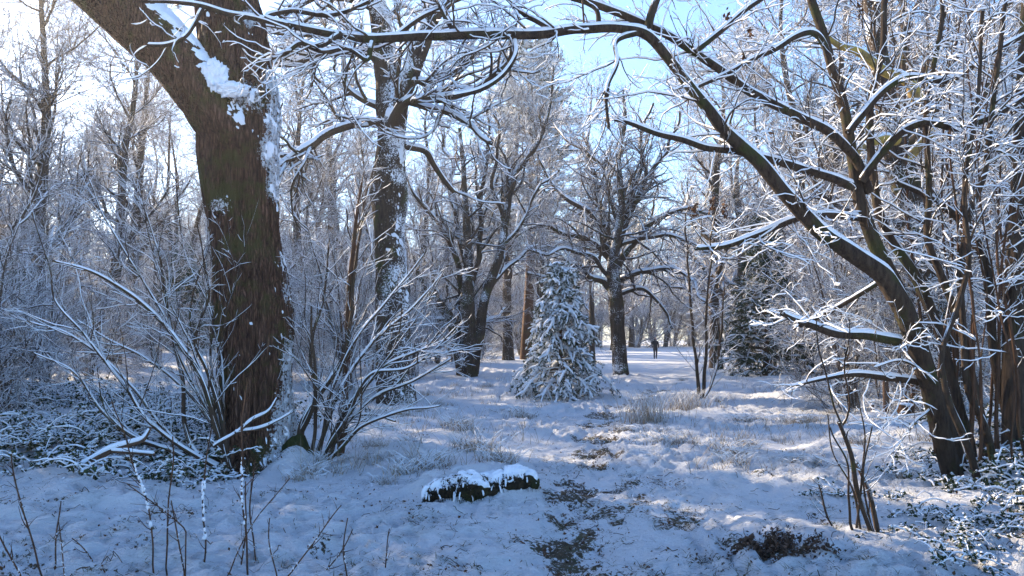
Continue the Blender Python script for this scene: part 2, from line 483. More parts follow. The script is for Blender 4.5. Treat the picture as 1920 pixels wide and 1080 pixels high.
# ------------------------------------------------------------------ GROUND
u = np.linspace(-1, 1, 600)
gx = 2.8 * np.sinh(5.4 * u) + 0.3
ya = np.concatenate([np.linspace(-60, 1.5, 24), 1.5 + np.cumsum(np.full(30, 0.08))])
yb = [ya[-1]]
while yb[-1] < 420: yb.append(yb[-1] + max(0.034, (0.007 if yb[-1] < 18 else .010 if yb[-1] < 30 else .025) * yb[-1]))
gy = np.concatenate([ya, np.array(yb[1:])])
X, Y = np.meshgrid(gx, gy)
Z = ground_h(X, Y)
soil = soil_mask(X, Y)
Z = Z - 0.02 * soil * (1 - sstep(15, 30, Y))
V = np.stack([X, Y, Z], -1).reshape(-1, 3)
K, S = X.shape
k, s = np.meshgrid(np.arange(K - 1), np.arange(S - 1), indexing='ij')
a = (k * S + s).ravel()
fq = np.stack([a, a + 1, a + S + 1, a + S], -1)
g_o = mesh_obj('ground', V, [fq], M_GROUND, attr={'soil': soil.ravel()})
tag(g_o, 'snow covered woodland ground with a trodden muddy path through it', 'ground', kind='structure')
print('ground quads', len(fq))

# ------------------------------------------------------------------ BIG TREE (left)
D0 = 10.3
base = at(487, 872, D0)
big = empty('mature_tree', (base[0], base[1], gz(base[0], base[1])),
            'massive forked tree with red brown mossy bark and snow packed in its fork', 'tree')
boff = np.array(big.location)
def on_obj(P): return P - boff
def px_poly(pts, d0, d1, K):
    n = len(pts)
    P = [at(p[0], p[1], d0 + (d1 - d0) * i / (n - 1)) for i, p in enumerate(pts)]
    R = [p[2] * (d0 + (d1 - d0) * i / (n - 1)) / F for i, p in enumerate(pts)]
    return resample(P, R, K)
tp = [(490, 915, 100), (489, 878, 82), (487, 845, 70), (485, 800, 66), (482, 700, 67), (478, 600, 74), (474, 550, 73), (464, 480, 66), (458, 420, 66),
      (449, 340, 73), (446, 280, 77), (449, 220, 76), (450, 180, 72), (443, 130, 70), (438, 70, 66), (426, 0, 58), (418, -130, 50), (400, -350, 42), (395, -700, 25)]
Q, R_ = px_poly(tp, D0, D0 + 0.3, 290)
Vt, dv = bark_tube(Q, R_, 150, ridge=0.085, lump=0.045, seed=2.3, furrow=9)
# root flare and a seam down the face
th = np.linspace(0, 2 * np.pi, 150, endpoint=False)
fl = sstep(0.9, 0.0, Q[:, 2] - boff[2])[:, None]
Vt = Vt + dv * (fl * (0.10 * np.maximum(0, np.sin(th * 5 + 1.0)) + 0.05 * np.sin(th * 11)) )[..., None]
seam = np.exp(-((Q[:, 0:1] + 0.10 * np.sin(Q[:, 2:3] * 1.2) + 0.02 - Vt[..., 0] + 0.0) / 0.035) ** 2) * (dv[..., 1] < 0)
Vt = Vt - dv * (seam * 0.05 * sstep(4.3, 3.6, Q[:, 2:3]))[..., None]
for bx, by, br, bh in ((533, 570, .16, .06), (392, 610, .16, .02), (525, 250, .20, .04), (470, 165, .12, .04), (415, 390, .14, .03)):
    c = at(bx, by, D0 - 0.25)
    Vt = Vt + dv * (bh * np.exp(-(((Vt - c) ** 2).sum(-1)) / br ** 2))[..., None]
f = grid_faces(1, *Vt.shape[:2])
big_faces = f
# left limb
lp = [(470, 330, 36), (440, 265, 50.4), (402, 205, 54), (362, 150, 51.3), (315, 95, 50.4), (262, 45, 54), (215, 0, 57.6), (130, -70, 54), (40, -160, 45), (-80, -300, 36)]
Ql, Rl = px_poly(lp, D0 + 0.02, D0 - 0.4, 150)
Vl, dl = bark_tube(Ql, Rl, 100, ridge=0.05, lump=0.06, seed=8.3, furrow=6)
mesh_obj('limb', on_obj(Vl.reshape(-1, 3)), [grid_faces(1, *Vl.shape[:2])], M_BIG, big)
# root spurs
for pts in ([(555, 838, 26), (572, 860, 18), (598, 872, 8)], [(430, 850, 26), (405, 872, 18), (372, 892, 8)], [(520, 850, 30), (540, 885, 20), (560, 905, 10)]):
    Qr, Rr = px_poly(pts, D0 - 0.15, D0 - 0.5, 30)
    Vr, dr = bark_tube(Qr, Rr, 40, ridge=0.08, lump=0.15, seed=pts[0][0])
    mesh_obj('root', on_obj(Vr.reshape(-1, 3)), [grid_faces(1, 30, 40)], M_MOSS, big)
# snow stuck on it
N_t = grid_normals(Vt)
def at_mask(Vg, blobs):
    m = np.full(Vg.shape[:2], -1.0)
    for bx, by, rx, ry in blobs:
        # blob centre and size in metres on the trunk's near face
        c = at(bx, by, D0 - 0.3)
        q = ((Vg[..., 0] - c[0]) / (rx * D0 / F)) ** 2 + ((Vg[..., 2] - c[2]) / (ry * D0 / F)) ** 2
        m = np.maximum(m, np.where(Vg[..., 1] < Q[:, 1].mean() + 0.12, 1 - q, -1))
    return m
fine = lambda Vg, a: 0.9 * fbm(Vg[..., 0] * 9, Vg[..., 1] * 9, Vg[..., 2] * 9, 3) + 0.7 * fbm(Vg[..., 0] * 30, Vg[..., 1] * 30, Vg[..., 2] * 30, 2)
m = at_mask(Vt, [(440, 180, 48, 40), (410, 385, 30, 20), (505, 210, 18, 70), (495, 275, 16, 40), (500, 330, 10, 40), (500, 30, 18, 60), (500, 130, 16, 40), (535, 510, 14, 60),
                 (538, 700, 16, 80), (530, 800, 24, 70), (455, 20, 12, 24), (522, 470, 12, 30), (525, 860, 40, 30)])
m0 = m
mesh_obj('trunk', on_obj(Vt.reshape(-1, 3)), [big_faces], M_BIG, big, attr={'snow': np.clip(0.25 + 0.45 * m0 + .3 * sstep(.3, .9, dv[..., 0]) * (dv[..., 1] < .3), 0, .8).ravel()})
m = 0.42 * m + 1.4 * fine(Vt, 1) - 0.34
snow_patch(Vt, dv, m, 0.022, 'snow_cover', big, off=boff)
N_l = grid_normals(Vl)
tl = np.linspace(0, 1, len(Ql))[:, None]
m = dl[..., 2] * 1.3 + .4 * dl[..., 0] - 0.74 + 0.6 * fine(Vl, 1) + 0.25 * sstep(0.45, 0.15, tl) - 1.0 * sstep(0.12, 0.0, tl)
snow_patch(Vl, dl, m, 0.05, 'snow_cover', big, off=boff)
# snow heap in the fork and at the foot
def blob_heap(center, rad, seed, name, parent, off, mat=M_SNOW, n=44, amp=0.25, sq=1.0):
    ph = np.linspace(0, np.pi, n); t2 = np.linspace(0, 2 * np.pi, n * 2, endpoint=False)
    d = np.stack([np.sin(ph)[:, None] * np.cos(t2), np.sin(ph)[:, None] * np.sin(t2), np.cos(ph)[:, None] * np.ones_like(t2)], -1)
    r = 1 + amp * fbm(d[..., 0] * 2.3 + seed, d[..., 1] * 2.3, d[..., 2] * 2.3, 3) * 1.5 + 0.34 * amp / .25 * fbm(d[..., 0] * 6 + seed, d[..., 1] * 6, d[..., 2] * 6, 3)
    V = np.asarray(center) + d * r[..., None] * np.asarray(rad)
    return mesh_obj(name, V.reshape(-1, 3) - off, [grid_faces(1, n, n * 2)], mat, parent)
blob_heap(at(402, 146, D0 - 0.33), (0.17, 0.13, 0.22), 1.2, 'snow_heap', big, boff)
blob_heap(at(438, 168, D0 - 0.40), (0.19, 0.10, 0.10), 4.4, 'snow_heap', big, boff)


# twigs with snow growing at the big trunk are drawn with the helpers below
def branchy(root, stems, levels, barkmat, snow_h, off, g, sides=(9, 5, 3), snow_sides=(6, 5, 4), gap=0.0, limb_name='limb', twig_mat=None, nbig=60):
    """stems: list of (P(1,K,3), R(1,K)) built as parts of their own, then sprouted levels as crown"""
    for (P, R) in stems:
        V, Fc = tubes(P, R, sides[0])
        o = mesh_obj(limb_name, V - off, Fc, barkmat, root)
        V, Fc = snow_caps(P, R, snow_h, snow_sides[0], gap=gap, g=g)
        mesh_obj('snow_cap', V - off, Fc, M_SNOW, o)
    tw, sn = Acc(), Acc()
    if len(levels) and len(levels[0][0]) > 20:
        P, R = levels[0]
        o_ = np.argsort(-np.linalg.norm(np.diff(P, axis=1), axis=2).sum(1) * R[:, 0] ** .5)
        for i_ in o_[:nbig]:
            V, Fc = tubes(P[i_:i_ + 1], R[i_:i_ + 1], 5); b_ = mesh_obj('branch', V - off, Fc, twig_mat or barkmat, root)
            V, Fc = snow_caps(P[i_:i_ + 1], R[i_:i_ + 1], snow_h * .9, 5, gap=gap, g=g); mesh_obj('snow_cap', V - off, Fc, M_SNOW, b_)
        levels = [(P[o_[nbig:]], R[o_[nbig:]])] + list(levels[1:])
    for li, (P, R) in enumerate(levels):
        if len(P) == 0: continue
        tw.add(*tubes(P, R, sides[min(li + 1, len(sides) - 1)]))
        sn.add(*snow_caps(P, R, snow_h * (0.75 if li else 0.9), snow_sides[min(li + 1, len(snow_sides) - 1)], gap=gap, g=g))
    if tw.n:
        o = tw.obj('twigs', twig_mat or barkmat, root, off=off)
        tag(o, kind='stuff'); s = sn.obj('snow_cap', M_SNOW, o, off=off); tag(s, kind='stuff')

# ------------------------------------------------------------------ MID-LEFT TREE
def trunk_obj(pts, d0, d1, K, S, mat, parent, off, seed, ridge=0.05, lump=0.08, name='trunk', snow=None, sname='snow_cover', thick=0.03):
    Q, R = px_poly(pts, d0, d1, K)
    V, dr = bark_tube(Q, R, S, ridge=ridge, lump=lump, seed=seed)
    at_s = None
    if snow is not None:
        at_s = {'snow': np.clip(.40 + .45 * (snow[0] * dr[..., 0] + snow[1] * dr[..., 1] + snow[2] * dr[..., 2]) + .5 * fbm(V[..., 0] * 2.5, V[..., 1] * 2.5, V[..., 2] * 2.5, 3), 0, .8).ravel()}
    mesh_obj(name, V.reshape(-1, 3) - off, [grid_faces(1, K, S)], mat, parent, attr=at_s)
    if snow is not None:
        m = snow[0] * dr[..., 0] + snow[1] * dr[..., 1] + snow[2] * dr[..., 2] + snow[3] - .62 + 0.9 * fbm(V[..., 0] * 5, V[..., 1] * 5, V[..., 2] * 5, 3) + 0.8 * fbm(V[..., 0] * 13, V[..., 1] * 13, V[..., 2] * 13, 2)
        snow_patch(V, dr, m, thick, sname, parent, off=off)
    return Q[None], R[None]
D1 = 20.0
b1 = at(738, 740, D1); b1[2] = gz(b1[0], b1[1])
mid = empty('mature_tree', b1, 'tall forked tree with its trunk speckled all over by wind blown snow', 'tree')
g = np.random.default_rng(21)
T1 = trunk_obj([(740, 790, 44), (739, 720, 36), (738, 620, 32), (736, 520, 33), (731, 430, 29), (733, 360, 36), (733, 310, 29), (732, 250, 27), (734, 205, 33), (728, 150, 25),
                (721, 90, 22), (711, 35, 18), (698, -40, 16), (690, -160, 12), (700, -330, 7)], D1, D1, 260, 60, M_TRUNK, mid, b1, 5.5, lump=0.14, snow=(0.35, -0.25, 0.8, -0.02), thick=0.05)
T2 = trunk_obj([(738, 235, 20), (752, 180, 19), (772, 130, 18), (792, 78, 17), (810, 25, 15), (830, -50, 12), (860, -170, 9), (880, -320, 5)], D1 - .2, D1 - .6, 120, 40, M_TRUNK, mid, b1, 7.5, name='limb', snow=(-0.5, -0.3, 0.9, 0.1), thick=0.045)
st1 = [stem([(712, 232, 9), (680, 228, 8), (640, 240, 8), (590, 268, 8), (550, 292, 8), (518, 318, 7), (480, 345, 5)], D1 - .2, D1 - 2, amp=.08),
       stem([(735, 245, 13), (742, 215, 12), (757, 194, 9), (800, 186, 7), (850, 181, 7), (900, 163, 6.5), (935, 138, 6), (958, 108, 5), (966, 76, 4)], D1 - .4, D1 - 3.0, amp=.05),
       stem([(715, 120, 8), (690, 100, 9), (650, 100, 7), (600, 102, 7), (555, 118, 6), (520, 122, 4)], D1, D1 + 1, amp=.08),
       stem([(705, 110, 7), (688, 70, 7), (660, 60, 5), (640, 20, 5), (625, -40, 4)], D1, D1 + 1, amp=.08),
       stem([(790, 90, 8), (800, 60, 8), (815, 40, 8), (850, 0, 7), (870, -60, 6)], D1 - .4, D1 - 1, amp=.08),
       stem([(750, 185, 7), (800, 200, 6), (850, 215, 6), (885, 240, 5), (925, 271, 4)], D1 - .3, D1 - 2, amp=.06),
       stem([(740, 215, 7), (690, 190, 6), (650, 160, 5), (643, 120, 5), (640, 80, 3)], D1, D1 + .8, amp=.06),
       stem([(760, 150, 6), (810, 150, 5), (860, 130, 5), (890, 100, 4), (910, 60, 3)], D1 - .3, D1 - 1.5, amp=.08),
       stem([(755, 270, 7), (800, 285, 6), (830, 330, 5), (850, 360, 4)], D1, D1 + 1, amp=.08),
       stem([(722, 40, 7), (760, -10, 6), (800, -60, 5)], D1, D1 + 1, amp=.08),
       stem([(708, 20, 7), (660, -5, 7), (610, -10, 6), (560, 10, 5), (530, 30, 4)], D1, D1 - 2, amp=.08)]
A = (np.concatenate([s_[0] for s_ in st1]), np.concatenate([s_[1] for s_ in st1]))
L2 = sprout(*A, 3.2, 0.1, 1.0, 46, .4, 2.2, .5, 9, .18, .05, g, flat=0.7, rmin=.006, endr=.35)
up_ = (np.concatenate([T1[0][:, 150:][:, ::3]]), T1[1][:, 150:][:, ::3])
L2b = sprout(*up_, 3.5, 0.0, 1.0, 55, .4, 2.8, .35, 9, .16, .05, g, flat=0.6, rmin=.008, rmax=.03)
L2c = sprout(T2[0][:, ::4], T2[1][:, ::4], 6.0, 0.2, 1.0, 50, .35, 1.8, .35, 9, .16, .05, g, flat=0.6, rmin=.008, rmax=.03)
L2 = cat_levels(cat_levels(L2, L2b), L2c)
L3 = sprout(*L2, 5.0, 0.1, 1.0, 45, .35, .85, .6, 6, .2, .06, g, rmin=.005)
L4 = sprout(*L3, 5.0, 0.15, 1.0, 42, .3, .32, .7, 4, .2, .08, g, rmin=.004)
print('mid', len(L2[0]), len(L3[0]), len(L4[0]))
branchy(mid, st1, [L2, L3, L4], M_TWIG, .035, b1, g, sides=(8, 4, 3, 3), snow_sides=(5, 4, 3, 3))

# ------------------------------------------------------------------ RIGHT MULTI-STEM TREE
b2 = at(1800, 905, 8.9); b2[2] = gz(b2[0], b2[1])
rt = empty('multi_stemmed_tree', b2, 'many stemmed tree on the bank whose longest limb arches over the whole clearing', 'tree')
g = np.random.default_rng(5)
SA = stem([(1796, 935, 22), (1788, 900, 19.36), (1770, 830, 17.6), (1752, 760, 17.6), (1735, 690, 17.6), (1713, 630, 17.6), (1692, 575, 19.36), (1660, 522, 18.48), (1600, 477, 16.72), (1535, 430, 14.96), (1480, 375, 14.08), (1420, 305, 13.2), (1360, 245, 12.32),
           (1300, 170, 10.56), (1250, 105, 9.68), (1214, 66, 9.68), (1160, 52, 8.8), (1090, 56, 8.8), (1000, 66, 8.8), (900, 64, 8.8), (800, 70, 8.36), (700, 73, 7.92), (620, 64, 7.04), (540, 48, 6.16), (450, 28, 5.28), (360, 10, 4.4), (270, 3, 2.64)], 8.9, 7.0, K=190, amp=.02, freq=4)
SB = stem([(1815, 925, 12.38), (1800, 870, 11.26), (1775, 790, 10.69), (1745, 690, 10.13), (1712, 600, 10.13), (1672, 520, 13.02), (1640, 450, 13.02), (1614, 380, 11.65), (1600, 300, 10.28), (1582, 200, 9.6), (1556, 110, 8.91), (1527, 20, 8.23), (1505, -60, 6.86), (1480, -160, 4.8)], 9.1, 8.9, K=90, amp=.02)
SCc = stem([(1835, 920, 10.13), (1820, 860, 9.57), (1800, 760, 9.01), (1772, 650, 8.44), (1735, 560, 10.28), (1695, 480, 9.6), (1655, 410, 8.23), (1640, 330, 7.54), (1632, 220, 6.86), (1648, 110, 6.17), (1662, -20, 5.48), (1670, -120, 4.11)], 9.3, 9.6, K=80, amp=.04)
SD = stem([(1855, 905, 8.44), (1842, 800, 7.88), (1822, 690, 6.75), (1798, 600, 6.75), (1765, 520, 6.86), (1742, 450, 6.17), (1745, 370, 5.48), (1738, 200, 4.8), (1762, 60, 4.11), (1758, -80, 3.43)], 9.2, 8.8, K=70, amp=.03)
SE = stem([(1895, 870, 9.01), (1885, 780, 8.44), (1868, 680, 7.88), (1858, 580, 7.88), (1845, 490, 8.91), (1812, 420, 7.54), (1768, 385, 6.17), (1720, 360, 4.8), (1680, 340, 3.43)], 9.6, 9.2, K=70, amp=.03)
SF = stem([(1870, 890, 7.32), (1850, 820, 6.75), (1815, 720, 6.19), (1810, 620, 5.07), (1800, 520, 6.17), (1815, 420, 5.48), (1850, 320, 5.48), (1862, 200, 4.8), (1880, 60, 4.11), (1890, -60, 3.43)], 8.6, 8.3, K=70, amp=.03)
SG = stem([(1850, 940, 7.32), (1825, 880, 6.75), (1800, 800, 6.75), (1778, 740, 5.63), (1770, 660, 4.5), (1800, 560, 4.8), (1815, 500, 4.8), (1812, 350, 4.11), (1835, 180, 3.43), (1842, 20, 3.43)], 8.4, 8.0, K=70, amp=.03)
F1 = stem([(1600, 350, 8.8), (1540, 326, 7.92), (1470, 306, 7.92), (1390, 286, 7.04), (1310, 272, 6.16), (1240, 252, 5.28), (1155, 225, 3.52)], 8.9, 7.6, K=50, amp=.03, freq=3)
F2 = stem([(1630, 360, 9.68), (1598, 290, 8.8), (1560, 250, 8.8), (1500, 220, 8.8), (1430, 185, 8.8), (1360, 138, 7.92), (1300, 96, 7.92), (1215, 48, 7.92), (1130, 14, 7.04), (1060, -8, 6.16), (980, -40, 5.28)], 9.0, 7.8, K=60, amp=.02, freq=3)
F3 = stem([(1612, 408, 7.04), (1540, 402, 7.04), (1480, 415, 7.04), (1420, 440, 6.16), (1360, 461, 5.28), (1306, 468, 3.52)], 9.0, 8.0, K=40, amp=.015, freq=3)
F4 = stem([(1742, 690, 10.56), (1702, 646, 9.68), (1640, 631, 8.8), (1560, 624, 7.92), (1510, 606, 6.16), (1468, 588, 4.4)], 8.8, 8.0, K=44, amp=.02, freq=3)
F5 = stem([(1740, 716, 7.92), (1700, 710, 7.04), (1660, 706, 7.04), (1600, 700, 5.28), (1540, 712, 3.52), (1480, 726, 1.76)], 8.8, 8.2, K=40, amp=.02)
F6 = stem([(1650, 528, 4.4), (1590, 562, 4.4), (1540, 590, 4.4), (1490, 615, 3.52)], 8.8, 9.4, K=30, amp=.02)
F7 = stem([(1760, 735, 2.64), (1742, 765, 2.2), (1712, 790, 1.76), (1690, 826, 1.41), (1672, 850, 1.06)], 8.8, 8.3, K=26, amp=.02)
F8 = stem([(1616, 340, 7.92), (1650, 285, 7.04), (1690, 245, 7.04), (1740, 228, 7.04), (1800, 240, 7.04), (1850, 225, 6.16), (1940, 170, 4.4)], 8.9, 8.4, K=44, amp=.03)
F9 = stem([(1590, 250, 7.04), (1650, 170, 6.16), (1700, 145, 6.16), (1790, 150, 6.16), (1830, 120, 5.28), (1930, 60, 4.4)], 8.8, 8.9, K=44, amp=.04)
F10 = stem([(1214, 66, 7.92), (1220, 30, 7.92), (1233, -10, 7.04), (1255, -60, 6.16)], 7.9, 8.0, K=20, amp=.01)
F11 = stem([(1570, 150, 7.04), (1520, 60, 6.16), (1450, 95, 5.28), (1380, 130, 4.4), (1290, 170, 3.52)], 8.8, 8.2, K=40, amp=.04)
F12 = stem([(1300, 100, 6.16), (1380, 30, 5.28), (1440, -10, 5.28), (1500, -60, 4.4)], 8.1, 8.6, K=36, amp=.03)
F13 = stem([(1215, 55, 6.16), (1150, 80, 4.4), (1155, 115, 4.4), (1140, 170, 3.52), (1145, 240, 2.64)], 7.8, 7.4, K=36, amp=.03)
F14 = stem([(968, 66, 5.28), (955, 100, 5.28), (962, 90, 4.4)], 7.6, 7.4, K=10)
F15 = stem([(965, 70, 5.28), (968, 95, 4.4), (940, 140, 4.4), (900, 168, 4.4), (850, 180, 3.52)], 7.6, 7.2, K=30, amp=.02)
F16 = stem([(860, 62, 6.16), (835, 30, 5.28), (820, 0, 5.28), (800, -40, 4.4)], 7.5, 7.6, K=20, amp=.02)
F17 = stem([(1125, 50, 5.28), (1120, 20, 4.4), (1075, -10, 4.4), (1060, -50, 3.52)], 7.8, 7.9, K=20, amp=.02)
F18 = stem([(700, 75, 5.28), (690, 110, 4.4), (650, 90, 3.52), (600, 95, 3.52), (560, 75, 2.64)], 7.3, 7.1, K=30, amp=.03)
F19 = stem([(640, 63, 5.28), (600, 85, 4.4), (560, 80, 4.4), (530, 100, 4.4), (500, 112, 2.64)], 7.2, 7.0, K=30, amp=.03)
F20 = stem([(380, 15, 4.4), (365, 45, 4.4), (345, 70, 3.52), (310, 84, 3.52), (275, 84, 2.64)], 6.9, 6.7, K=26, amp=.01)
F21 = stem([(740, 72, 5.28), (790, 30, 4.4), (830, 10, 4.4), (860, -30, 3.52)], 7.4, 7.8, K=26, amp=.03)
F22 = stem([(1050, 62, 5.28), (1000, 36, 4.4), (985, 30, 4.4), (960, 10, 3.52), (975, 35, 2.64)], 7.7, 7.4, K=26, amp=.03)
F23 = stem([(545, 48, 4.4), (500, 30, 4.4), (540, 20, 4.4), (620, 28, 4.4), (690, 5, 3.52), (730, -20, 2.64)], 7.1, 7.6, K=36, amp=.02)
F24 = stem([(1775, 800, 2.64), (1760, 740, 2.64), (1738, 704, 2.2), (1695, 676, 1.76), (1640, 690, 1.06)], 8.8, 8.2, K=26, amp=.02)
F25 = stem([(1785, 800, 2.64), (1762, 790, 2.2), (1735, 822, 1.76), (1722, 860, 1.41), (1700, 900, 1.06)], 8.8, 8.2, K=26, amp=.03)
shoots = []
for i in range(20):
    bx = g.uniform(1745, 1935); tx = bx + g.normal() * 60 - 10
    mx = (bx + tx) / 2 + g.normal() * 25
    w = g.uniform(1.5, 3.8)
    dd = g.uniform(8.2, 10.5)
    top = g.uniform(-80, 380)
    by = HOR + F * (CAM_Z - 0.35) / dd
    shoots.append(stem([(bx, by, w), ((bx * 2 + mx) / 3, by - (by - top) * .33, w * .9), (mx, by - (by - top) * .62, w * .75), (tx, top, w * .5)], dd, dd + g.normal() * .3, K=50, amp=.07, freq=1.2, seed=i * 3.1))
mains = [SA, SB, SCc, SD, SE, SF, SG]
subs = [F1, F2, F3, F4, F5, F6, F7, F8, F9, F10, F11, F12, F13, F15, F16, F17, F18, F19, F20, F21, F22, F23, F24]
def pad(st, K=40):
    out = [resample(p[0], r[0], K) for p, r in st]
    return np.stack([o[0] for o in out]), np.stack([o[1] for o in out])
PM = pad([(SA[0][:, 90:], SA[1][:, 90:]), (SB[0][:, 60:], SB[1][:, 60:]), (SCc[0][:, 57:], SCc[1][:, 57:]), (SD[0][:, 48:], SD[1][:, 48:]), (SE[0][:, 42:], SE[1][:, 42:]), (SF[0][:, 48:], SF[1][:, 48:]), (SG[0][:, 48:], SG[1][:, 48:])], 60)
PS = pad(subs, 30)
PH = pad([(s_[0][:, 12:], s_[1][:, 12:]) for s_ in shoots], 30)
L2 = sprout(*PM, 5.5, 0, 1, 50, .4, 1.25, .42, 10, .16, .015, g, flat=.8, rmin=.0035, rmax=.012, arc=.05)
L2 = cat_levels(L2, sprout(*PS, 7.0, .1, 1, 46, .4, .85, .5, 10, .16, .02, g, flat=.8, rmin=.003, rmax=.009, arc=.05))
L2 = cat_levels(L2, sprout(*PH, 2.8, .1, 1, 42, .4, .9, .5, 10, .15, .03, g, flat=.8, rmin=.003, rmax=.007, arc=.05))
L3 = sprout(*L2, 6.5, .12, 1, 44, .4, .40, .6, 8, .24, .04, g, rmin=.0022, arc=.05)
L4 = sprout(*L3, 6.0, .2, 1, 42, .4, .17, .7, 5, .26, .05, g, rmin=.0018)
print('right', len(L2[0]), len(L3[0]), len(L4[0]))
branchy(rt, mains + subs, [L2, L3, L4], M_TRUNK, .0135, b2, g, sides=(14, 5, 4, 3), snow_sides=(7, 5, 4, 3), twig_mat=M_TWIG, gap=.22)
for s_ in shoots:
    V, Fc = tubes(*s_, 6); o = mesh_obj('shoot', V - b2, Fc, M_SHOOT, rt)
    V, Fc = snow_caps(*s_, .010, 5); mesh_obj('snow_cap', V - b2, Fc, M_SNOW, o)
# right edge trunk
b3 = at(1904, 868, 9.3); b3[2] = gz(b3[0], b3[1])
re_ = empty('straight_tree', b3, 'smooth straight dark trunk rising from the bank beside the many stemmed tree', 'tree')
trunk_obj([(1900, 890, 25), (1901, 860, 22), (1903, 700, 21), (1905, 560, 20), (1909, 430, 17), (1916, 250, 14), (1928, 0, 12), (1940, -200, 9)], 9.3, 9.5, 120, 40, M_TRUNK, re_, b3, 1.5, ridge=.02, lump=.05)

# mossy tree behind the many stemmed one, sunlight painted as yellow in its limbs' bark colour
M_SUNLIT = bark_mat('sunlit_yellow_bark', (0.10, 0.07, 0.03), (0.30, 0.21, 0.09), (0.34, 0.25, 0.06), 0.7, 0.35, 0.6, scale=1.5)
b4 = at(1760, 770, 15.0); b4[2] = gz(b4[0], b4[1])
lt = empty('mossy_tree', b4, 'leaning mossy tree behind the many stemmed one with limbs painted the yellow of sunlight', 'tree')
g = np.random.default_rng(57)
TL = trunk_obj([(1765, 800, 34), (1758, 700, 31), (1742, 560, 29), (1722, 440, 28), (1692, 330, 26), (1668, 225, 22), (1650, 120, 18), (1632, 0, 16), (1610, -160, 12)], 15.0, 15.2, 160, 40, M_TRUNK, lt, b4, 4.4, lump=.1, snow=(-.3, -.1, .9, -.1), thick=.03)
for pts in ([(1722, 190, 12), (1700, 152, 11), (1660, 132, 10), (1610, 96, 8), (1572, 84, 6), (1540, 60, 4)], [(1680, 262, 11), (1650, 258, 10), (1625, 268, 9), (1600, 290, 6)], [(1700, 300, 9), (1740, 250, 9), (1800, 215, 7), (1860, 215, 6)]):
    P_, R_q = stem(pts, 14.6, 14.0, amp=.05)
    V, Fc = tubes(P_, R_q, 12); o = mesh_obj('limb', V - b4, Fc, M_SUNLIT, lt)
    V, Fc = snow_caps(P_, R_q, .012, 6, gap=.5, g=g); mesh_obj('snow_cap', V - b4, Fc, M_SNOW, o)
L2 = sprout(TL[0][:, 70:][:, ::3], TL[1][:, 70:][:, ::3], 6, 0, 1, 55, .4, 2.2, .35, 9, .17, .03, g, flat=.6, rmin=.006, rmax=.03)
L3 = sprout(*L2, 5, .1, 1, 45, .35, .7, .6, 6, .2, .05, g, rmin=.004)
branchy(lt, [], [L2, L3], M_TWIG, .02, b4, g, sides=(8, 5, 3), snow_sides=(5, 4, 3))

# ------------------------------------------------------------------ SHRUBS BESIDE THE BIG TREE
def shrub(name, base_px, d, label, cat, stems_px, seed, bark, h=.0068, dens=(6.5, 6.5, 6), ln=(.95, .40, .17), seeds_amp=.03, group=None, trop=.03, thin=1.0, extra=0):
    g = np.random.default_rng(seed)
    b = at(base_px[0], base_px[1], d); b[2] = gz(b[0], b[1])
    e = empty(name, b, label, cat, group)
    stems_px = [[(q[0], q[1], q[2] * thin) for q in p] for p in stems_px]
    st = [stem(p, d, d + g.normal() * .5, K=40, amp=seeds_amp, freq=2.5, seed=seed + i) for i, p in enumerate(stems_px)]
    PP = pad(st, 30)
    if extra:
        E = sprout(*PP, 0, .02, .7, 20, .3, .3, .6, 30, .045, trop, g, flat=.7, rmin=.003, shape=.3, lrel=.55, nfix=extra, endr=.35, arc=.012)
        for i_ in range(len(E[0])): st.append((E[0][i_:i_ + 1], E[1][i_:i_ + 1]))
        PP = cat_levels(PP, E)
    A2 = sprout(*PP, dens[0], .12, 1, 36, .35, ln[0], .55, 9, .10, trop, g, flat=.9, rmin=.0028, rmax=.008, arc=.02)
    A3 = sprout(*A2, dens[1], .1, 1, 36, .35, ln[1], .65, 6, .11, trop, g, rmin=.0022, arc=.02)
    A4 = sprout(*A3, dens[2], .2, 1, 38, .35, ln[2], .75, 4, .11, trop, g, rmin=.0018)
    print(name, len(A2[0]), len(A3[0]), len(A4[0]))
    branchy(e, st, [A2, A3, A4], bark, h, b, g, sides=(7, 4, 3, 3), snow_sides=(5, 4, 3, 3), limb_name='stem')
    return e
shrub('bare_shrub', (428, 882), 9.7, 'bare shrub with long stems arching away to the left of the massive trunk', 'shrub', [
    [(430, 890, 12), (405, 800, 10), (380, 710, 9), (345, 655, 8), (300, 600, 7), (240, 548, 6), (180, 512, 5), (95, 488, 3)],
    [(434, 885, 8), (408, 765, 8), (386, 690, 7), (368, 640, 6), (378, 595, 5), (392, 555, 4), (384, 510, 3), (372, 420, 2)],
    [(426, 885, 9), (370, 850, 8), (346, 800, 7), (340, 710, 6), (324, 640, 5), (308, 560, 4), (298, 470, 3), (255, 360, 2)],
    [(422, 886, 8), (340, 838, 7), (282, 790, 6), (240, 730, 6), (208, 690, 5), (160, 630, 4), (105, 560, 3), (88, 490, 2), (60, 400, 2)],
    [(420, 886, 7), (350, 850, 6), (260, 740, 5), (180, 660, 4), (110, 620, 3), (50, 600, 2)],
    [(418, 888, 8), (330, 850, 7), (250, 820, 6), (190, 770, 5), (140, 700, 3), (60, 660, 2)],
    [(430, 885, 7), (410, 820, 6), (360, 740, 5), (300, 690, 4), (210, 640, 3), (140, 600, 2)],
    [(430, 885, 6), (395, 780, 6), (350, 690, 5), (290, 560, 4), (215, 440, 3), (160, 330, 2)],
    [(432, 885, 5), (420, 830, 4), (395, 700, 4), (400, 600, 3), (345, 470, 2), (330, 350, 2)]], 31, M_TWIG, thin=.62, extra=1, dens=(4.5, 5.5, 5))
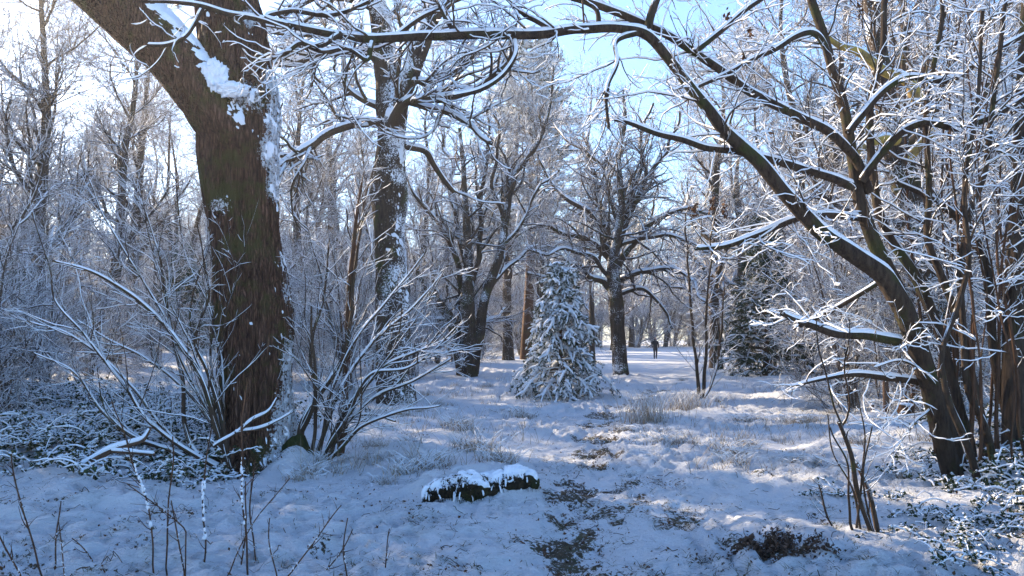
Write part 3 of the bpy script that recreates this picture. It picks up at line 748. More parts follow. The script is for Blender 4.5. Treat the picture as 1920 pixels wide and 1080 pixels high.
shrub('bare_shrub', (592, 860), 10.1, 'bare bushy shrub fanning up and right from the foot of the massive trunk', 'shrub', [
    [(572, 868, 13), (563, 812, 12), (598, 745, 10), (636, 685, 8), (656, 600, 6), (668, 500, 5), (676, 420, 4), (700, 310, 2)],
    [(605, 870, 8), (645, 800, 7), (705, 745, 6), (780, 712, 4), (850, 672, 3)],
    [(600, 868, 8), (652, 765, 7), (722, 690, 6), (792, 655, 4), (850, 630, 2)],
    [(590, 866, 7), (640, 730, 7), (700, 640, 6), (770, 580, 4), (830, 510, 2)],
    [(595, 866, 7), (622, 740, 6), (664, 640, 5), (740, 550, 4), (800, 470, 2)],
    [(585, 866, 6), (590, 740, 6), (586, 640, 5), (610, 540, 4), (620, 450, 2)],
    [(610, 870, 7), (680, 800, 5), (760, 770, 4), (830, 760, 2)],
    [(598, 866, 6), (640, 800, 6), (700, 700, 5), (770, 690, 4), (860, 610, 2)],
    [(620, 868, 5), (650, 790, 5), (700, 780, 4), (740, 790, 3)]], 37, M_TWIG, thin=.58, extra=1, dens=(3.8, 5, 5))
shrub('young_tree', (640, 850), 10.8, 'young tree with a straight orange brown stem amid the bushy shrub', 'tree', [
    [(636, 868, 8), (646, 780, 7), (650, 700, 6), (655, 600, 5.5), (660, 500, 4.5), (668, 420, 3.5), (678, 340, 2)]], 41, M_SHOOT, dens=(7, 5, 4), ln=(1.0, .35, .15))
# small snowy twig growth in front of the trunk
shrub('bare_twig', (400, 850), 9.3, 'thin snowy twig crossing the lower front of the massive trunk', 'twig', [
    [(400, 838, 3), (440, 812, 3), (470, 788, 3), (505, 770, 2), (520, 745, 1.5)], [(440, 812, 3), (490, 804, 2.5), (520, 790, 2), (548, 772, 1.5)]], 43, M_TWIG, h=.016, dens=(5, 3, 2), ln=(.18, .08, .05))
# fallen branch
fb = at(135, 892, 9.0); fb[2] = gz(fb[0], fb[1])
e = empty('fallen_branch', fb, 'snow topped fallen branch propped on the brambles at left', 'branch')
s1_ = stem([(128, 893, 7), (165, 866, 7), (205, 843, 7), (240, 832, 6), (270, 822, 5), (285, 800, 3)], 9.0, 9.3, K=30, amp=.02)
s2_ = stem([(205, 843, 4), (250, 846, 4), (290, 850, 3)], 9.1, 9.2, K=16, amp=.02)
branchy(e, [s1_, s2_], [], M_WOOD, .014, fb, g, sides=(9, 5), snow_sides=(6, 5))

# ------------------------------------------------------------------ SAPLINGS AND SHOOTS AT RIGHT
shrub('cut_shrub', (1632, 1000), 6.6, 'coppiced shrub of dark cut stems with thin shoots at front right', 'shrub', [
    [(1636, 1010, 5.04), (1614, 925, 4.68), (1592, 852, 4.32), (1577, 795, 3.6)],
    [(1645, 1008, 5.04), (1626, 925, 4.32), (1606, 868, 3.6)],
    [(1578, 800, 2.16), (1590, 760, 1.8), (1592, 680, 1.44), (1590, 600, 1.008)],
    [(1580, 812, 2.16), (1560, 740, 1.8), (1545, 680, 1.44), (1535, 600, 1.008)],
    [(1600, 1000, 2.88), (1598, 940, 2.16), (1585, 870, 1.8), (1562, 800, 1.44)],
    [(1605, 1000, 2.16), (1612, 900, 2.16), (1620, 820, 1.44), (1610, 740, 1.008)],
    [(1640, 1000, 2.16), (1622, 900, 1.8), (1640, 800, 1.44)],
    [(1560, 985, 2.16), (1545, 950, 1.8), (1532, 905, 1.44)],
    [(1615, 1000, 2.16), (1590, 905, 2.16), (1558, 850, 1.44), (1550, 780, 1.08)]], 47, M_TWIG, h=.004, dens=(2.2, 2, 0), ln=(.22, .1, .05), trop=.05)
shrub('sapling', (1313, 752), 20.5, 'slender twin stemmed sapling with frosted side twigs beyond the path', 'sapling', [
    [(1312, 757, 4), (1308, 690, 3), (1296, 600, 2.5), (1290, 500, 2), (1284, 400, 1.4)],
    [(1316, 757, 4), (1322, 680, 3), (1325, 600, 2.4), (1330, 520, 1.8), (1340, 440, 1.2)],
    [(1314, 757, 3), (1340, 700, 2.4), (1352, 620, 2), (1358, 540, 1.2)]], 53, M_TWIG, h=.016, dens=(6, 5, 4), ln=(1.1, .45, .2))

# ------------------------------------------------------------------ GENERIC BARE TREES (prototypes, reused behind)
def sh(P, c): return P - c
def proto_tree(seed, H, r0, lean=0.0, nlimb=14, spread=.45, up=.05, clear=.25, ang=55, lw=.12, dens=(5.0, 4.2, 3.6), ln=(.16, .95, .45), twig_r=.010, multi=1, mat=M_FAR, tmat=M_FROST, name='tree'):
    """one bare tree standing at the origin; returns its root Empty (label set by the caller)"""
    g = np.random.default_rng(seed)
    e = empty(name, (0, 0, 0))
    T = []
    for i in range(multi):
        n = 9; t = np.linspace(0, 1, n)
        a = g.random() * 6.28 if multi > 1 else 0
        k = (0.16 + .1 * g.random()) * H if multi > 1 else 0
        P = np.stack([lean * H * t ** 1.5 + k * np.cos(a) * t ** 1.1 + .012 * H * np.cumsum(g.normal(size=n)) * t, k * np.sin(a) * t ** 1.1 + .012 * H * np.cumsum(g.normal(size=n)) * t, H * t - .35], 1)
        rr = r0 * (1 - .85 * t ** .9) * (.75 if multi > 1 and i else 1)
        Q, R = resample(P, rr, 70); R = R * (1 + .25 * np.exp(-np.maximum(0, Q[:, 2]) / .3)) * (1 + .05 * np.sin(Q[:, 2] * 2 + seed))
        V, dr = bark_tube(Q, R, 20, ridge=.05, lump=.10, seed=seed + i)
        mesh_obj('trunk', V.reshape(-1, 3), [grid_faces(1, 70, 20)], mat, e)
        T.append((Q[None], R[None]))
    PT = pad(T, 40)
    L1 = sprout(*PT, 0, clear, .97, ang, .25, 0, .5, 14, lw, up, g, flat=.5, rmin=.02, shape=.55, lrel=spread, endr=.25, nfix=max(3, nlimb // multi), arc=.03)
    for i in range(len(L1[0])):
        V, Fc = tubes(L1[0][i:i + 1], L1[1][i:i + 1], 7)
        mesh_obj('limb', V, Fc, mat, e)
    L2 = sprout(*L1, dens[0], .12, 1, 45, .3, ln[1] * 1.6, .5, 9, .16, up * .6, g, flat=.7, rmin=twig_r * 1.3, shape=.5, lrel=ln[0], arc=.03)
    L2 = cat_levels(L2, sprout(*PT, 2.0, clear, 1, 50, .3, ln[1] * 2, .3, 9, .16, up, g, flat=.7, rmin=twig_r * 1.3, rmax=.05))
    L3 = sprout(*L2, dens[1], .1, 1, 42, .35, ln[1], .6, 5, .18, up * .5, g, rmin=twig_r, arc=.03)
    L4 = sprout(*L3, dens[2], .15, 1, 40, .35, ln[2], .7, 3, .18, up * .5, g, rmin=twig_r * .75)
    ac = Acc()
    ac.add(*tubes(*L2, 4)).add(*tubes(*L3, 3)).add(*tubes(*L4, 3))
    tag(ac.obj('twigs', tmat, e), kind='stuff')
    print(name, seed, len(L2[0]), len(L3[0]), len(L4[0]))
    return e
protos = {}
protos['ash'] = proto_tree(101, 17, .34, nlimb=16, spread=.30, up=.10, clear=.22)
protos['oak'] = proto_tree(102, 12, .50, nlimb=26, spread=.56, up=.015, clear=.24, ang=66, lw=.17, dens=(3.0, 3.6, 3.6), name='tree', tmat=M_RIME)
protos['multi'] = proto_tree(103, 12, .26, nlimb=18, spread=.40, up=.05, clear=.18, multi=4, tmat=M_RIME, dens=(4, 4.2, 4))
protos['slim'] = proto_tree(104, 14, .16, nlimb=14, spread=.22, up=.10, clear=.15, dens=(6.0, 5, 4.5), tmat=M_RIME)
protos['bush'] = proto_tree(105, 3.4, .05, nlimb=26, spread=.40, up=.04, clear=.03, multi=6, dens=(8, 9, 9), ln=(.2, .45, .22), twig_r=.006, tmat=M_RIME, mat=M_FROST)
used = set()
def place(kind, px, base_y=None, d=None, s=1.0, rz=0.0, label='', cat='tree', group=None, name='tree', z=None, sz=None, kindtag=None):
    if d is None: d = F * CAM_Z / (base_y - HOR)
    x = (px - 960) / F * d
    o = protos[kind] if kind not in used else copy_tree(protos[kind])
    used.add(kind)
    o.name = name
    o.location = (x, d, gz(x, d) - .05 if z is None else z)
    o.rotation_euler = (0, 0, rz); o.scale = (s, s, sz or s)
    tag(o, label, cat, group)
    return o
def laid_tree(name, base_px, d, label, trunks, limbs, seed, dens, ln, tmat, rm, mat=None, up=.02, snow_h=.035):
    g = np.random.default_rng(seed)
    b = at(base_px[0], base_px[1], d); b[2] = gz(b[0], b[1])
    e = empty(name, b, label, 'tree')
    limbs = [[(q[0], q[1], q[2] * .66) for q in p] for p in limbs]
    trunks = [[(q[0], q[1], q[2] * (.86 if q[1] > 560 else .70)) for q in p] for p in trunks]
    T = [trunk_obj(p, d, d + g.normal() * .4, 130, 28, mat or M_TRUNK, e, b, seed + i * 1.7, ridge=.08, lump=.12, snow=(-.3, -.15, .8, -.25), thick=.025) for i, p in enumerate(trunks)]
    st = [stem(p, d, d + g.uniform(-3.5, 3.5), K=36, amp=.16, freq=1.3, seed=seed + i) for i, p in enumerate(limbs)]
    for (P, R) in st:
        V, Fc = tubes(P, R, 8); o = mesh_obj('limb', V - b, Fc, mat or M_TRUNK, e)
        V, Fc = snow_caps(P, R, snow_h, 5, g=g); mesh_obj('snow_cap', V - b, Fc, M_SNOW, o)
    A = pad(st, 34)
    TP = pad([(t_[0][:, 55:], t_[1][:, 55:]) for t_ in T], 34)
    L2 = cat_levels(sprout(*A, dens[0], .08, 1, 48, .35, ln[0], .5, 9, .19, up, g, flat=.8, rmin=rm * 1.5, rmax=.05, arc=.06),
                    sprout(*TP, dens[0], .1, 1, 55, .35, ln[0] * 1.2, .4, 9, .19, up, g, flat=.7, rmin=rm * 1.5, rmax=.05, arc=.06))
    L3 = sprout(*L2, dens[1], .1, 1, 45, .35, ln[1], .6, 5, .2, up, g, rmin=rm, arc=.05)
    L4 = sprout(*L3, dens[2], .15, 1, 42, .35, ln[2], .7, 3, .2, -.02, g, rmin=rm * .75)
    print(name, len(L2[0]), len(L3[0]), len(L4[0]))
    for i_ in np.argsort(-np.linalg.norm(np.diff(L2[0], axis=1), axis=2).sum(1))[:50]:
        V, Fc = tubes(L2[0][i_:i_ + 1], L2[1][i_:i_ + 1] * 1.25, 5); mesh_obj('branch', V - b, Fc, M_FAR, e)
    ac = Acc().add(*tubes(*L2, 4)).add(*tubes(*L3, 3)).add(*tubes(*L4, 3)); tag(ac.obj('twigs', tmat, e, off=b), kind='stuff')
    return e
laid_tree('spreading_tree', (1163, 705), 34, 'spreading dark tree with crooked limbs standing alone right of the snowy young spruce',
    [[(1165, 722, 24), (1164, 700, 19), (1160, 640, 17), (1156, 580, 16), (1152, 525, 17), (1150, 495, 17), (1158, 440, 12), (1166, 380, 9), (1160, 300, 7), (1172, 220, 5), (1168, 170, 3)]],
    [[(1148, 545, 10), (1125, 528, 9), (1100, 522, 9), (1082, 500, 8), (1060, 505, 7), (1020, 520, 5), (985, 512, 4)], [(1150, 500, 12), (1128, 430, 10), (1100, 395, 9), (1062, 375, 7), (1030, 335, 5), (1010, 290, 3)],
     [(1155, 505, 11), (1196, 445, 9), (1232, 410, 8), (1280, 392, 6), (1330, 400, 4)], [(1158, 470, 10), (1192, 380, 8), (1230, 310, 6), (1262, 255, 4), (1275, 210, 3)], [(1150, 490, 9), (1105, 450, 7), (1050, 436, 6), (1005, 425, 4), (970, 440, 3)],
     [(1160, 525, 9), (1210, 508, 7), (1262, 505, 6), (1300, 530, 5), (1325, 570, 3)], [(1152, 480, 9), (1118, 360, 7), (1102, 280, 5), (1112, 210, 3)], [(1160, 430, 7), (1200, 330, 6), (1205, 240, 4), (1225, 190, 3)], [(1165, 550, 7), (1205, 545, 6), (1245, 580, 4), (1262, 620, 3)],
     [(1150, 530, 7), (1100, 480, 6), (1060, 470, 5), (1020, 480, 4), (990, 470, 3)], [(1160, 400, 6), (1120, 300, 5), (1062, 262, 4), (1040, 230, 3)], [(1162, 460, 7), (1230, 440, 6), (1290, 450, 5), (1335, 480, 3)]],
    151, (5.5, 4.0, 3.6), (2.0, .95, .5), M_RIME, .011)
laid_tree('multi_stemmed_tree', (877, 708), 31, 'frost covered tree dividing near the ground into several stems, left of the snowy young spruce',
    [[(880, 726, 26), (878, 705, 23), (880, 650, 20), (877, 570, 16), (878, 480, 13), (873, 390, 9), (868, 310, 7), (862, 240, 4)], [(886, 700, 14), (898, 620, 14), (912, 550, 13), (936, 480, 12), (950, 400, 10), (962, 335, 8), (1005, 275, 6), (1032, 190, 4), (1038, 120, 3)],
     [(868, 705, 14), (856, 640, 13), (846, 600, 12), (818, 562, 10), (792, 530, 7), (775, 480, 4)]],
    [[(872, 640, 9), (856, 500, 8), (830, 430, 8), (795, 385, 6), (765, 340, 4), (750, 290, 3)], [(880, 560, 8), (900, 450, 8), (902, 350, 6), (918, 260, 4), (915, 200, 3)], [(875, 500, 7), (850, 380, 6), (842, 300, 5), (820, 230, 3)], [(915, 545, 8), (955, 500, 6), (1000, 470, 5), (1040, 460, 3)],
     [(945, 420, 7), (920, 340, 5), (935, 270, 4), (930, 210, 3)], [(850, 605, 7), (810, 600, 5), (780, 620, 4), (755, 610, 3)], [(940, 470, 6), (990, 400, 5), (1010, 350, 4), (1050, 320, 3)], [(880, 620, 6), (920, 600, 5), (950, 580, 3)], [(830, 575, 6), (800, 500, 5), (790, 440, 4), (760, 420, 3)]],
    152, (5.5, 4.2, 3.8), (1.9, .9, .45), M_RIME, .010)
if 0: place('multi', 877, d=31, s=1.0, rz=.8, label='frost covered tree dividing near the ground into several stems, left of the snowy young spruce', name='multi_stemmed_tree')
if 0: place('oak', 1163, d=34, s=.95, rz=2.0, label='spreading dark tree with crooked limbs standing alone right of the snowy young spruce', name='bare_tree')
place('ash', 953, d=60, s=1.25, rz=1.0, label='straight brown trunk seen between the several stemmed tree and the snowy young spruce', name='bare_tree')
place('ash', 245, d=40, s=1.05, rz=2.6, label='tall tree with many upright limbs beyond the shrubs at the left', name='bare_tree')
place('ash', 1508, d=36, s=1.1, rz=4.0, label='slim straight trunk standing behind the dark spruce', name='bare_tree')
place('oak', 1705, d=22, s=1.0, rz=.5, label='thick leaning mossy tree behind the many stemmed tree', name='bare_tree')
gb = np.random.default_rng(77)
GL = 'bare frosted tree standing in the wood beyond the clearing'
for (px, d, k, s) in [(60, 27, 'ash', .85), (215, 32, 'ash', .9), (0, 40, 'multi', 1.3), (70, 34, 'slim', 1.0), (120, 52, 'ash', .9), (330, 52, 'multi', 1.2), (400, 44, 'slim', 1.1), (560, 42, 'ash', .9), (640, 50, 'multi', 1.2), (600, 70, 'slim', 1.3),
                      (690, 36, 'slim', .9), (800, 55, 'multi', 1.2), (840, 75, 'ash', 1.1), (1010, 58, 'slim', 1.0), (1060, 85, 'multi', 1.3), (1345, 60, 'slim', 1.1), (1340, 42, 'ash', .95),
                      (1400, 55, 'oak', 1.2), (1440, 40, 'slim', 1.1), (1580, 34, 'ash', 1.0), (1640, 44, 'multi', 1.3), (1780, 32, 'ash', 1.05), (1850, 26, 'slim', 1.0), (1890, 38, 'oak', 1.2), (1960, 30, 'ash', 1.0),
                      (-20, 50, 'multi', 1.2), (1150, 100, 'multi', 1.5), (900, 100, 'oak', 1.5), (1500, 70, 'multi', 1.5), (480, 65, 'oak', 1.2), (260, 70, 'oak', 1.2), (740, 90, 'slim', 1.6), (2050, 22, 'oak', 1.0)]:
    place(k, px, d=d, s=s * gb.uniform(.9, 1.1), rz=gb.uniform(0, 6.28), label=GL, group='bare frosted trees of the wood', name='bare_tree')
for i in range(34):
    px = -150 + 2250 * (i + gb.random() * .8) / 34; d = gb.uniform(50, 95)
    if 1150 < px < 1320: d = 118
    place('slim' if 880 < px < 1130 else ['ash', 'multi', 'slim', 'oak'][i % 4], px, d=d, s=gb.uniform(1.1, 1.5), rz=gb.uniform(0, 6.28), label=GL, group='bare frosted trees of the wood', name='bare_tree')
GS = 'bare frosted bush in the undergrowth round the clearing'
bl = [(470, 24), (30, 15), (90, 20), (170, 24), (-30, 12), (300, 30), (600, 26), (660, 22), (700, 30), (780, 30), (820, 42), (560, 34), (1560, 22), (1600, 17), (1660, 20), (1720, 16), 
      (1800, 15), (1860, 19), (1760, 26), (1930, 17), (1540, 34), (1450, 42), (980, 80), (1060, 75), (900, 60), (850, 50), (760, 45), (680, 50), (610, 48), (430, 50), (340, 48), (60, 34), (140, 40), (-10, 26),
      (210, 52), (300, 60), (1650, 34), (1700, 42), (1840, 32), (1900, 40), (1020, 110), (1380, 90), (1460, 75), (640, 80), (740, 75), (560, 90), (450, 95), (380, 80), (950, 120), (1580, 60), (1620, 85)] + [(px_, 125 + 12 * math.sin(px_)) for px_ in range(-100, 2100, 34)]
for (px, d) in bl:
    s = gb.uniform(.8, 1.25) * (1 + d / 70)
    if d > 75: s *= 1.5
    place('bush', px, d=d, s=s, rz=gb.uniform(0, 6.28), label=GS, cat='bush', group='frosted bushes of the undergrowth', name='bare_bush')

# ------------------------------------------------------------------ SPRUCES
def spruce(b, H, W, seed, label, nwh=17, per=7, snow_r=.028, twl=.30, needle=(26, .035), droop=.02, snowy=1.0, name='young_spruce', clear=.04, cat='tree', top=0.12, group=None, t3=4):
    g = np.random.default_rng(seed)
    e = empty(name, b, label, cat, group)
    n = 12; t = np.linspace(0, 1, n)
    P = np.stack([.02 * H * np.sin(t * 3), 0 * t, H * t - .1], 1)
    Q, R = resample(P, .018 * H * (1 - .9 * t), 30)
    V, Fc = tubes(Q[None], R[None], 8); mesh_obj('trunk', V, Fc, M_SHOOT, e)
    zs, Ls, az = [], [], []
    for i in range(nwh):
        f = clear + (1 - clear) * (i / nwh) ** .9
        k = max(4, int(per * (1 - .35 * f)))
        a0 = g.random() * 6.28
        for j in range(k):
            zs.append(H * min(.97, f + g.normal() * .012)); az.append(a0 + j * 6.28 / k + g.normal() * .2)
            Ls.append((W * (1 - f) ** .85 + top * W * .6) * g.uniform(.65, 1.15))
    zs, Ls, az = map(np.array, (zs, Ls, az)); N = len(zs); K = 9
    B = np.zeros((N, K, 3)); B[:, 0, 2] = zs; B[:, 0, 0] = np.interp(zs, P[:, 2], P[:, 0])
    D = np.stack([np.cos(az), np.sin(az), np.full(N, .30)], 1); D = norm(D)
    for k in range(1, K):
        D = norm(D - UP * (.10 + droop) + .05 * g.normal(size=(N, 3)) + (UP * .06 if k > 6 else 0)); B[:, k] = B[:, k - 1] + D * (Ls / (K - 1))[:, None]
    BR = (.006 + .012 * Ls)[:, None] * np.linspace(1, .3, K)[None]
    ac = Acc(); ac.add(*tubes(B, BR, 4))
    T2 = sprout(B, BR, 0, .2, 1, 50, .25, twl, .5, 6, .07, -.05 - droop * 2, g, flat=.25, rmin=.003, shape=.45, nfix=int(10 + 4 * (W > 1.2)), lrel=.10)
    # twig directions stay near the branch's own flat spray
    T3 = sprout(*T2, 0, .25, 1, 45, .3, twl * .42, .7, 4, .06, -.06, g, flat=.25, rmin=.0025, nfix=t3)
    ac.add(*tubes(*T2, 3)); tag(ac.obj('branches', M_TWIG, e), kind='stuff')
    # needles
    nd = Acc()
    for (PP, cnt) in ((B, needle[0]), (T2[0], needle[0]), (T3[0], needle[0] // 2)):
        M, Kp, _ = PP.shape
        tt = g.random((M, cnt)) ** .8 * (Kp - 1); i0 = np.minimum(tt.astype(int), Kp - 2); uu = (tt - i0)[..., None]
        ii = np.arange(M)[:, None]
        p = PP[ii, i0] * (1 - uu) + PP[ii, i0 + 1] * uu
        tg = norm(PP[ii, i0 + 1] - PP[ii, i0])
        rv = g.normal(size=p.shape); rv = norm(rv - tg * (rv * tg).sum(-1, keepdims=True))
        d_ = norm(tg * .7 + rv) * needle[1] * g.uniform(.7, 1.2, p.shape[:2])[..., None]
        wv = norm(np.cross(d_, g.normal(size=p.shape))) * needle[1] * .13
        V = np.stack([p - wv, p + wv, p + d_], 2).reshape(-1, 3)
        nd.add(V, [np.arange(len(V)).reshape(-1, 3)])
    tag(nd.obj('needles', M_NEEDLE, e, smooth=False), kind='stuff')
    # snow lying in fingers on the twigs
    sn = Acc()
    for (PP, r, keep) in ((B, snow_r * 1.15, .9), (T2[0], snow_r, .8), (T3[0], snow_r * .62, .6)):
        m = g.random(len(PP)) < keep * snowy
        # outer and upper branches carry more
        PP = PP[m]; Kp = PP.shape[1]
        prof = np.sin(np.linspace(.25, 1, Kp) * np.pi * .93) ** .5
        RR = r * g.uniform(.6, 1.2, (len(PP), 1)) * prof[None] * (1 + .25 * g.normal(size=(len(PP), Kp))).clip(.5, 1.5)
        Q_ = PP + UP * (RR * .55)[..., None]
        V, Fc = tubes(Q_, RR, 5)
        V = V.reshape(len(PP), Kp, 5, 3); V[:, -1] = V[:, -1] * .4 + Q_[:, -1][:, None] * .6
        sn.add(V.reshape(-1, 3), Fc)
    o = tag(sn.obj('snow_cover', M_SNOW, e), kind='stuff')
    print(name, N, len(T2[0]), len(T3[0]))
    return e
sx, sy = (1046 - 960) / F * 22, 22.0
spruce((sx, sy, gz(sx, sy)), 3.85, 1.85, 61, 'small spruce heavily laden with snow in the middle of the clearing', nwh=13, per=9, snow_r=.036, twl=.36, droop=.065, clear=.0, top=.05, snowy=.85, t3=3, needle=(46, .05))
sx, sy = (1432 - 960) / F * 34, 34.0
spruce((sx, sy, gz(sx, sy)), 6.9, 2.7, 62, 'dark spruce with thin snow standing behind the slender sapling', nwh=22, per=8, snow_r=.034, twl=.46, needle=(26, .085), snowy=.36, t3=3, droop=.0, top=.04, name='dark_spruce')
def cedar(px, d, H, W, seed, label, z0=0.0, name='cedar_tree'):
    x = (px - 960) / F * d
    e = spruce((x, d, gz(x, d) + z0), H, W, seed, label, nwh=20, per=6, snow_r=.12, twl=1.5, needle=(18, .22), snowy=.8, droop=-.06, t3=2, name=name, clear=.35, top=.35)
    return e
cedar(985, 62, 25.5, 7.5, 63, 'tall evergreen with flat snow laden tiers showing above the bare trees')

sp0 = [o for o in bpy.data.objects if o.name.startswith('dark_spruce')][0]
gs_ = np.random.default_rng(33)
for (x, y, q, lab) in [(-15, 12.4, 1.25, ''), (-15.5, 15.6, 1.4, ''), (-15.5, 18.8, 1.45, ''), (-18.5, 22.5, 1.6, ''), (-13, 9.0, 1.1, ''), (-24, 27.4, 1.2, ''), (-24.5, 30.6, 1.2, ''), (-26, 44, .9, 'a'), (-17, 41, .8, 'a'), (17, 30, 1.4, 'b'), (22, 36, 1.9, 'b'), (25, 33, 1.6, 'b'), (20, 50, 1.6, 'b'), (34, 48, 2.2, 'b'), (-24, 90, 1.6, 'a')]:  # entries with an empty tag are unseen evergreens, added to shade the foreground
    o = copy_tree(sp0); o.location = (x, y, gz(x, y) - .1); o.rotation_euler = (0, 0, gs_.uniform(0, 6.28)); o.scale = (q, q, q * (1.75 if q == 1.2 else 1))
    o['label'] = 'dark evergreen among the bare trees at the right back' if lab == 'b' else 'dark evergreen among the bare trees at the left back' if lab else 'unseen dark evergreen added left of the brambles to shade the foreground'
    o['group'] = 'dark evergreens at the right back' if lab == 'b' else 'dark evergreens at the left back' if lab else 'unseen dark evergreens added at the left for shade'

# ------------------------------------------------------------------ LOG
g = np.random.default_rng(9)
lc = at(898, 942, 7.70); lz = gz(lc[0], lc[1] - .6)
lb = np.array([lc[0], lc[1], lz])
le = empty('mossy_log', lb, 'short mossy log capped with clumpy snow beside the path', 'log')
a_, b_ = at(792, 955, 7.55), at(1010, 925, 8.15)
t = np.linspace(0, 1, 60)[:, None]
Qp = a_ * (1 - t) + b_ * t
Qp[:, 2] = lz + .05 + .02 * np.sin(t[:, 0] * 9) + .06 * t[:, 0]
Rp = .168 * (1 - np.abs(2 * t[:, 0] - 1) ** 3) ** .5 * (1 + .07 * np.sin(t[:, 0] * 7) + .06 * np.sin(t[:, 0] * 19)) * (.85 + .3 * t[:, 0]) + .002
Vg, dg = bark_tube(Qp, Rp, 90, ridge=.16, lump=.30, seed=3.3, furrow=4)
mesh_obj('log', Vg.reshape(-1, 3) - lb, [grid_faces(1, 60, 90)], M_MOSS, le, attr={'snow': np.clip(-.05 + .80 * dg[..., 2], 0, .9).ravel()})
m = dg[..., 2] * 1.1 + .45 * dg[..., 1] - .72 + 1.1 * fbm(Vg[..., 0] * 7, Vg[..., 1] * 7, Vg[..., 2] * 3, 3) + 1.2 * fbm(Vg[..., 0] * 24, Vg[..., 1] * 24, Vg[..., 2] * 8, 2)
Vs_ = Vg + (0.035 * np.maximum(0, fbm(Vg[..., 0] * 12, Vg[..., 1] * 12, Vg[..., 2] * 12, 3)))[..., None] * dg
snow_patch(Vs_, dg, m, .035, 'snow_cover', le, off=lb)
# moss and grass hanging over its side, with snow caught on it
n = 300
az_ = g.random(n); k_ = (az_ * 59).astype(int)
sd = g.uniform(-.2, 1.0, n)
P0 = Qp[k_] + np.stack([g.normal(size=n) * .01, -Rp[k_] * np.cos(sd) * 1.02, Rp[k_] * np.sin(sd) * 1.02], 1)
K_ = 5; Qh = np.zeros((n, K_, 3)); Qh[:, 0] = P0; Dh = np.stack([g.normal(size=n) * .3, np.full(n, -.8), np.full(n, .3)], 1)
for k in range(1, K_):
    Dh = norm(Dh - UP * .55); Qh[:, k] = Qh[:, k - 1] + Dh * g.uniform(.008, .030, n)[:, None]
V, Fc = tubes(Qh, np.full((n, K_), .0035) * np.linspace(1, .4, K_), 3)
tag(mesh_obj('hanging_moss', V - lb, Fc, M_MOSS, le), kind='stuff')
mm = g.random(n) < .14
V, Fc = tubes(Qh[mm] + np.array([0, -.004, .004]), np.full((mm.sum(), K_), .0070) * np.array([.4, 1, .9, 1, .5]) * g.uniform(.6, 1.5, (mm.sum(), 1)), 4)
tag(mesh_obj('snow_drips', V - lb, Fc, M_SNOW, le), kind='stuff')

# ------------------------------------------------------------------ GRASS, TUSSOCKS, LEAVES
def blades(P0, L, w, lean, g, K=4, droop=.25):
    """ribbons of grass; P0 (N,3)"""
    N = len(P0)
    az = g.random(N) * 6.28
    D = norm(np.stack([np.cos(az) * lean, np.sin(az) * lean, np.ones(N)], 1))
    side = np.stack([-np.sin(az), np.cos(az), 0 * az], 1)
    Q = np.zeros((N, K, 3)); Q[:, 0] = P0
    for k in range(1, K):
        D = norm(D - UP * droop + np.stack([np.cos(az), np.sin(az), 0 * az], 1) * droop * .6); Q[:, k] = Q[:, k - 1] + D * (L / (K - 1))[:, None]
    ww = (w * np.linspace(1, .15, K))[None, :, None] * np.ones((N, 1, 1))
    V = np.stack([Q - side[:, None] * ww, Q + side[:, None] * ww], 2).reshape(-1, 3)
    return Q, V, [grid_faces(N, K, 2, closed=False)]
def scatter(n, xr, yr, g, keep):
    y = yr[0] * (yr[1] / yr[0]) ** g.random(n); x = g.uniform(-1, 1, n) * (y * .72 + .6) if xr is None else g.uniform(xr[0], xr[1], n)
    p = keep(x, y); m = g.random(n) < p
    return x[m], y[m]
g = np.random.default_rng(12)
def tuft_points(n, yr, nb, spread, keep, g):
    x, y = scatter(n, None, yr, g, keep)
    m = len(x); print('tufts', m)
    s = spread * g.uniform(.5, 1.6, m)
    x = np.repeat(x, nb) + g.normal(size=m * nb) * np.repeat(s, nb); y = np.repeat(y, nb) + g.normal(size=m * nb) * np.repeat(s, nb)
    return np.stack([x, y, ground_h(x, y) - .012], 1), np.repeat(g.uniform(.5, 1.4, m), nb)
dens_f = lambda x, y: np.clip(.26 + .7 * sstep(-.1, .4, fbm(x * 1.3, y * 1.3, 3.3, 3) + .12 * np.exp(-((x - path_x(y)) / .9) ** 2)), 0, 1)
P0, hs = tuft_points(22000, (4.2, 32), 8, .022, dens_f, g)
_, V, Fc = blades(P0, g.uniform(.035, .11, len(P0)) * hs, .0026, 1.5, g, K=3)
tag(mesh_obj('grass', V, Fc, M_GRASS), 'short green grass blades poking through the trampled snow', 'grass', kind='stuff')
P0, hs = tuft_points(7000, (8.0, 30), 9, .035, dens_f, g)
Q_, V, Fc = blades(P0, g.uniform(.04, .11, len(P0)) * hs, .0042, 1.1, g, K=3)
tag(mesh_obj('frosted_grass', V, Fc, M_SNOW), 'grass blades coated white with snow standing in small tufts', 'grass', kind='stuff')
P0, hs = tuft_points(2600, (9, 30), 7, .05, lambda x, y: np.clip(1 - 1.4 * np.exp(-((x - path_x(y)) / 1.1) ** 2), 0, 1) * sstep(-.3, .4, fbm(x * .7, y * .7, 5.3, 2)), g)
Q_, V, Fc = blades(P0, g.uniform(.15, .42, len(P0)) * hs, .0040, .5, g, K=4, droop=.12)
tag(mesh_obj('tall_dry_grass', V, Fc, M_STRAW), 'thin tall dry grass stems standing along the edges of the clearing', 'grass', kind='stuff')
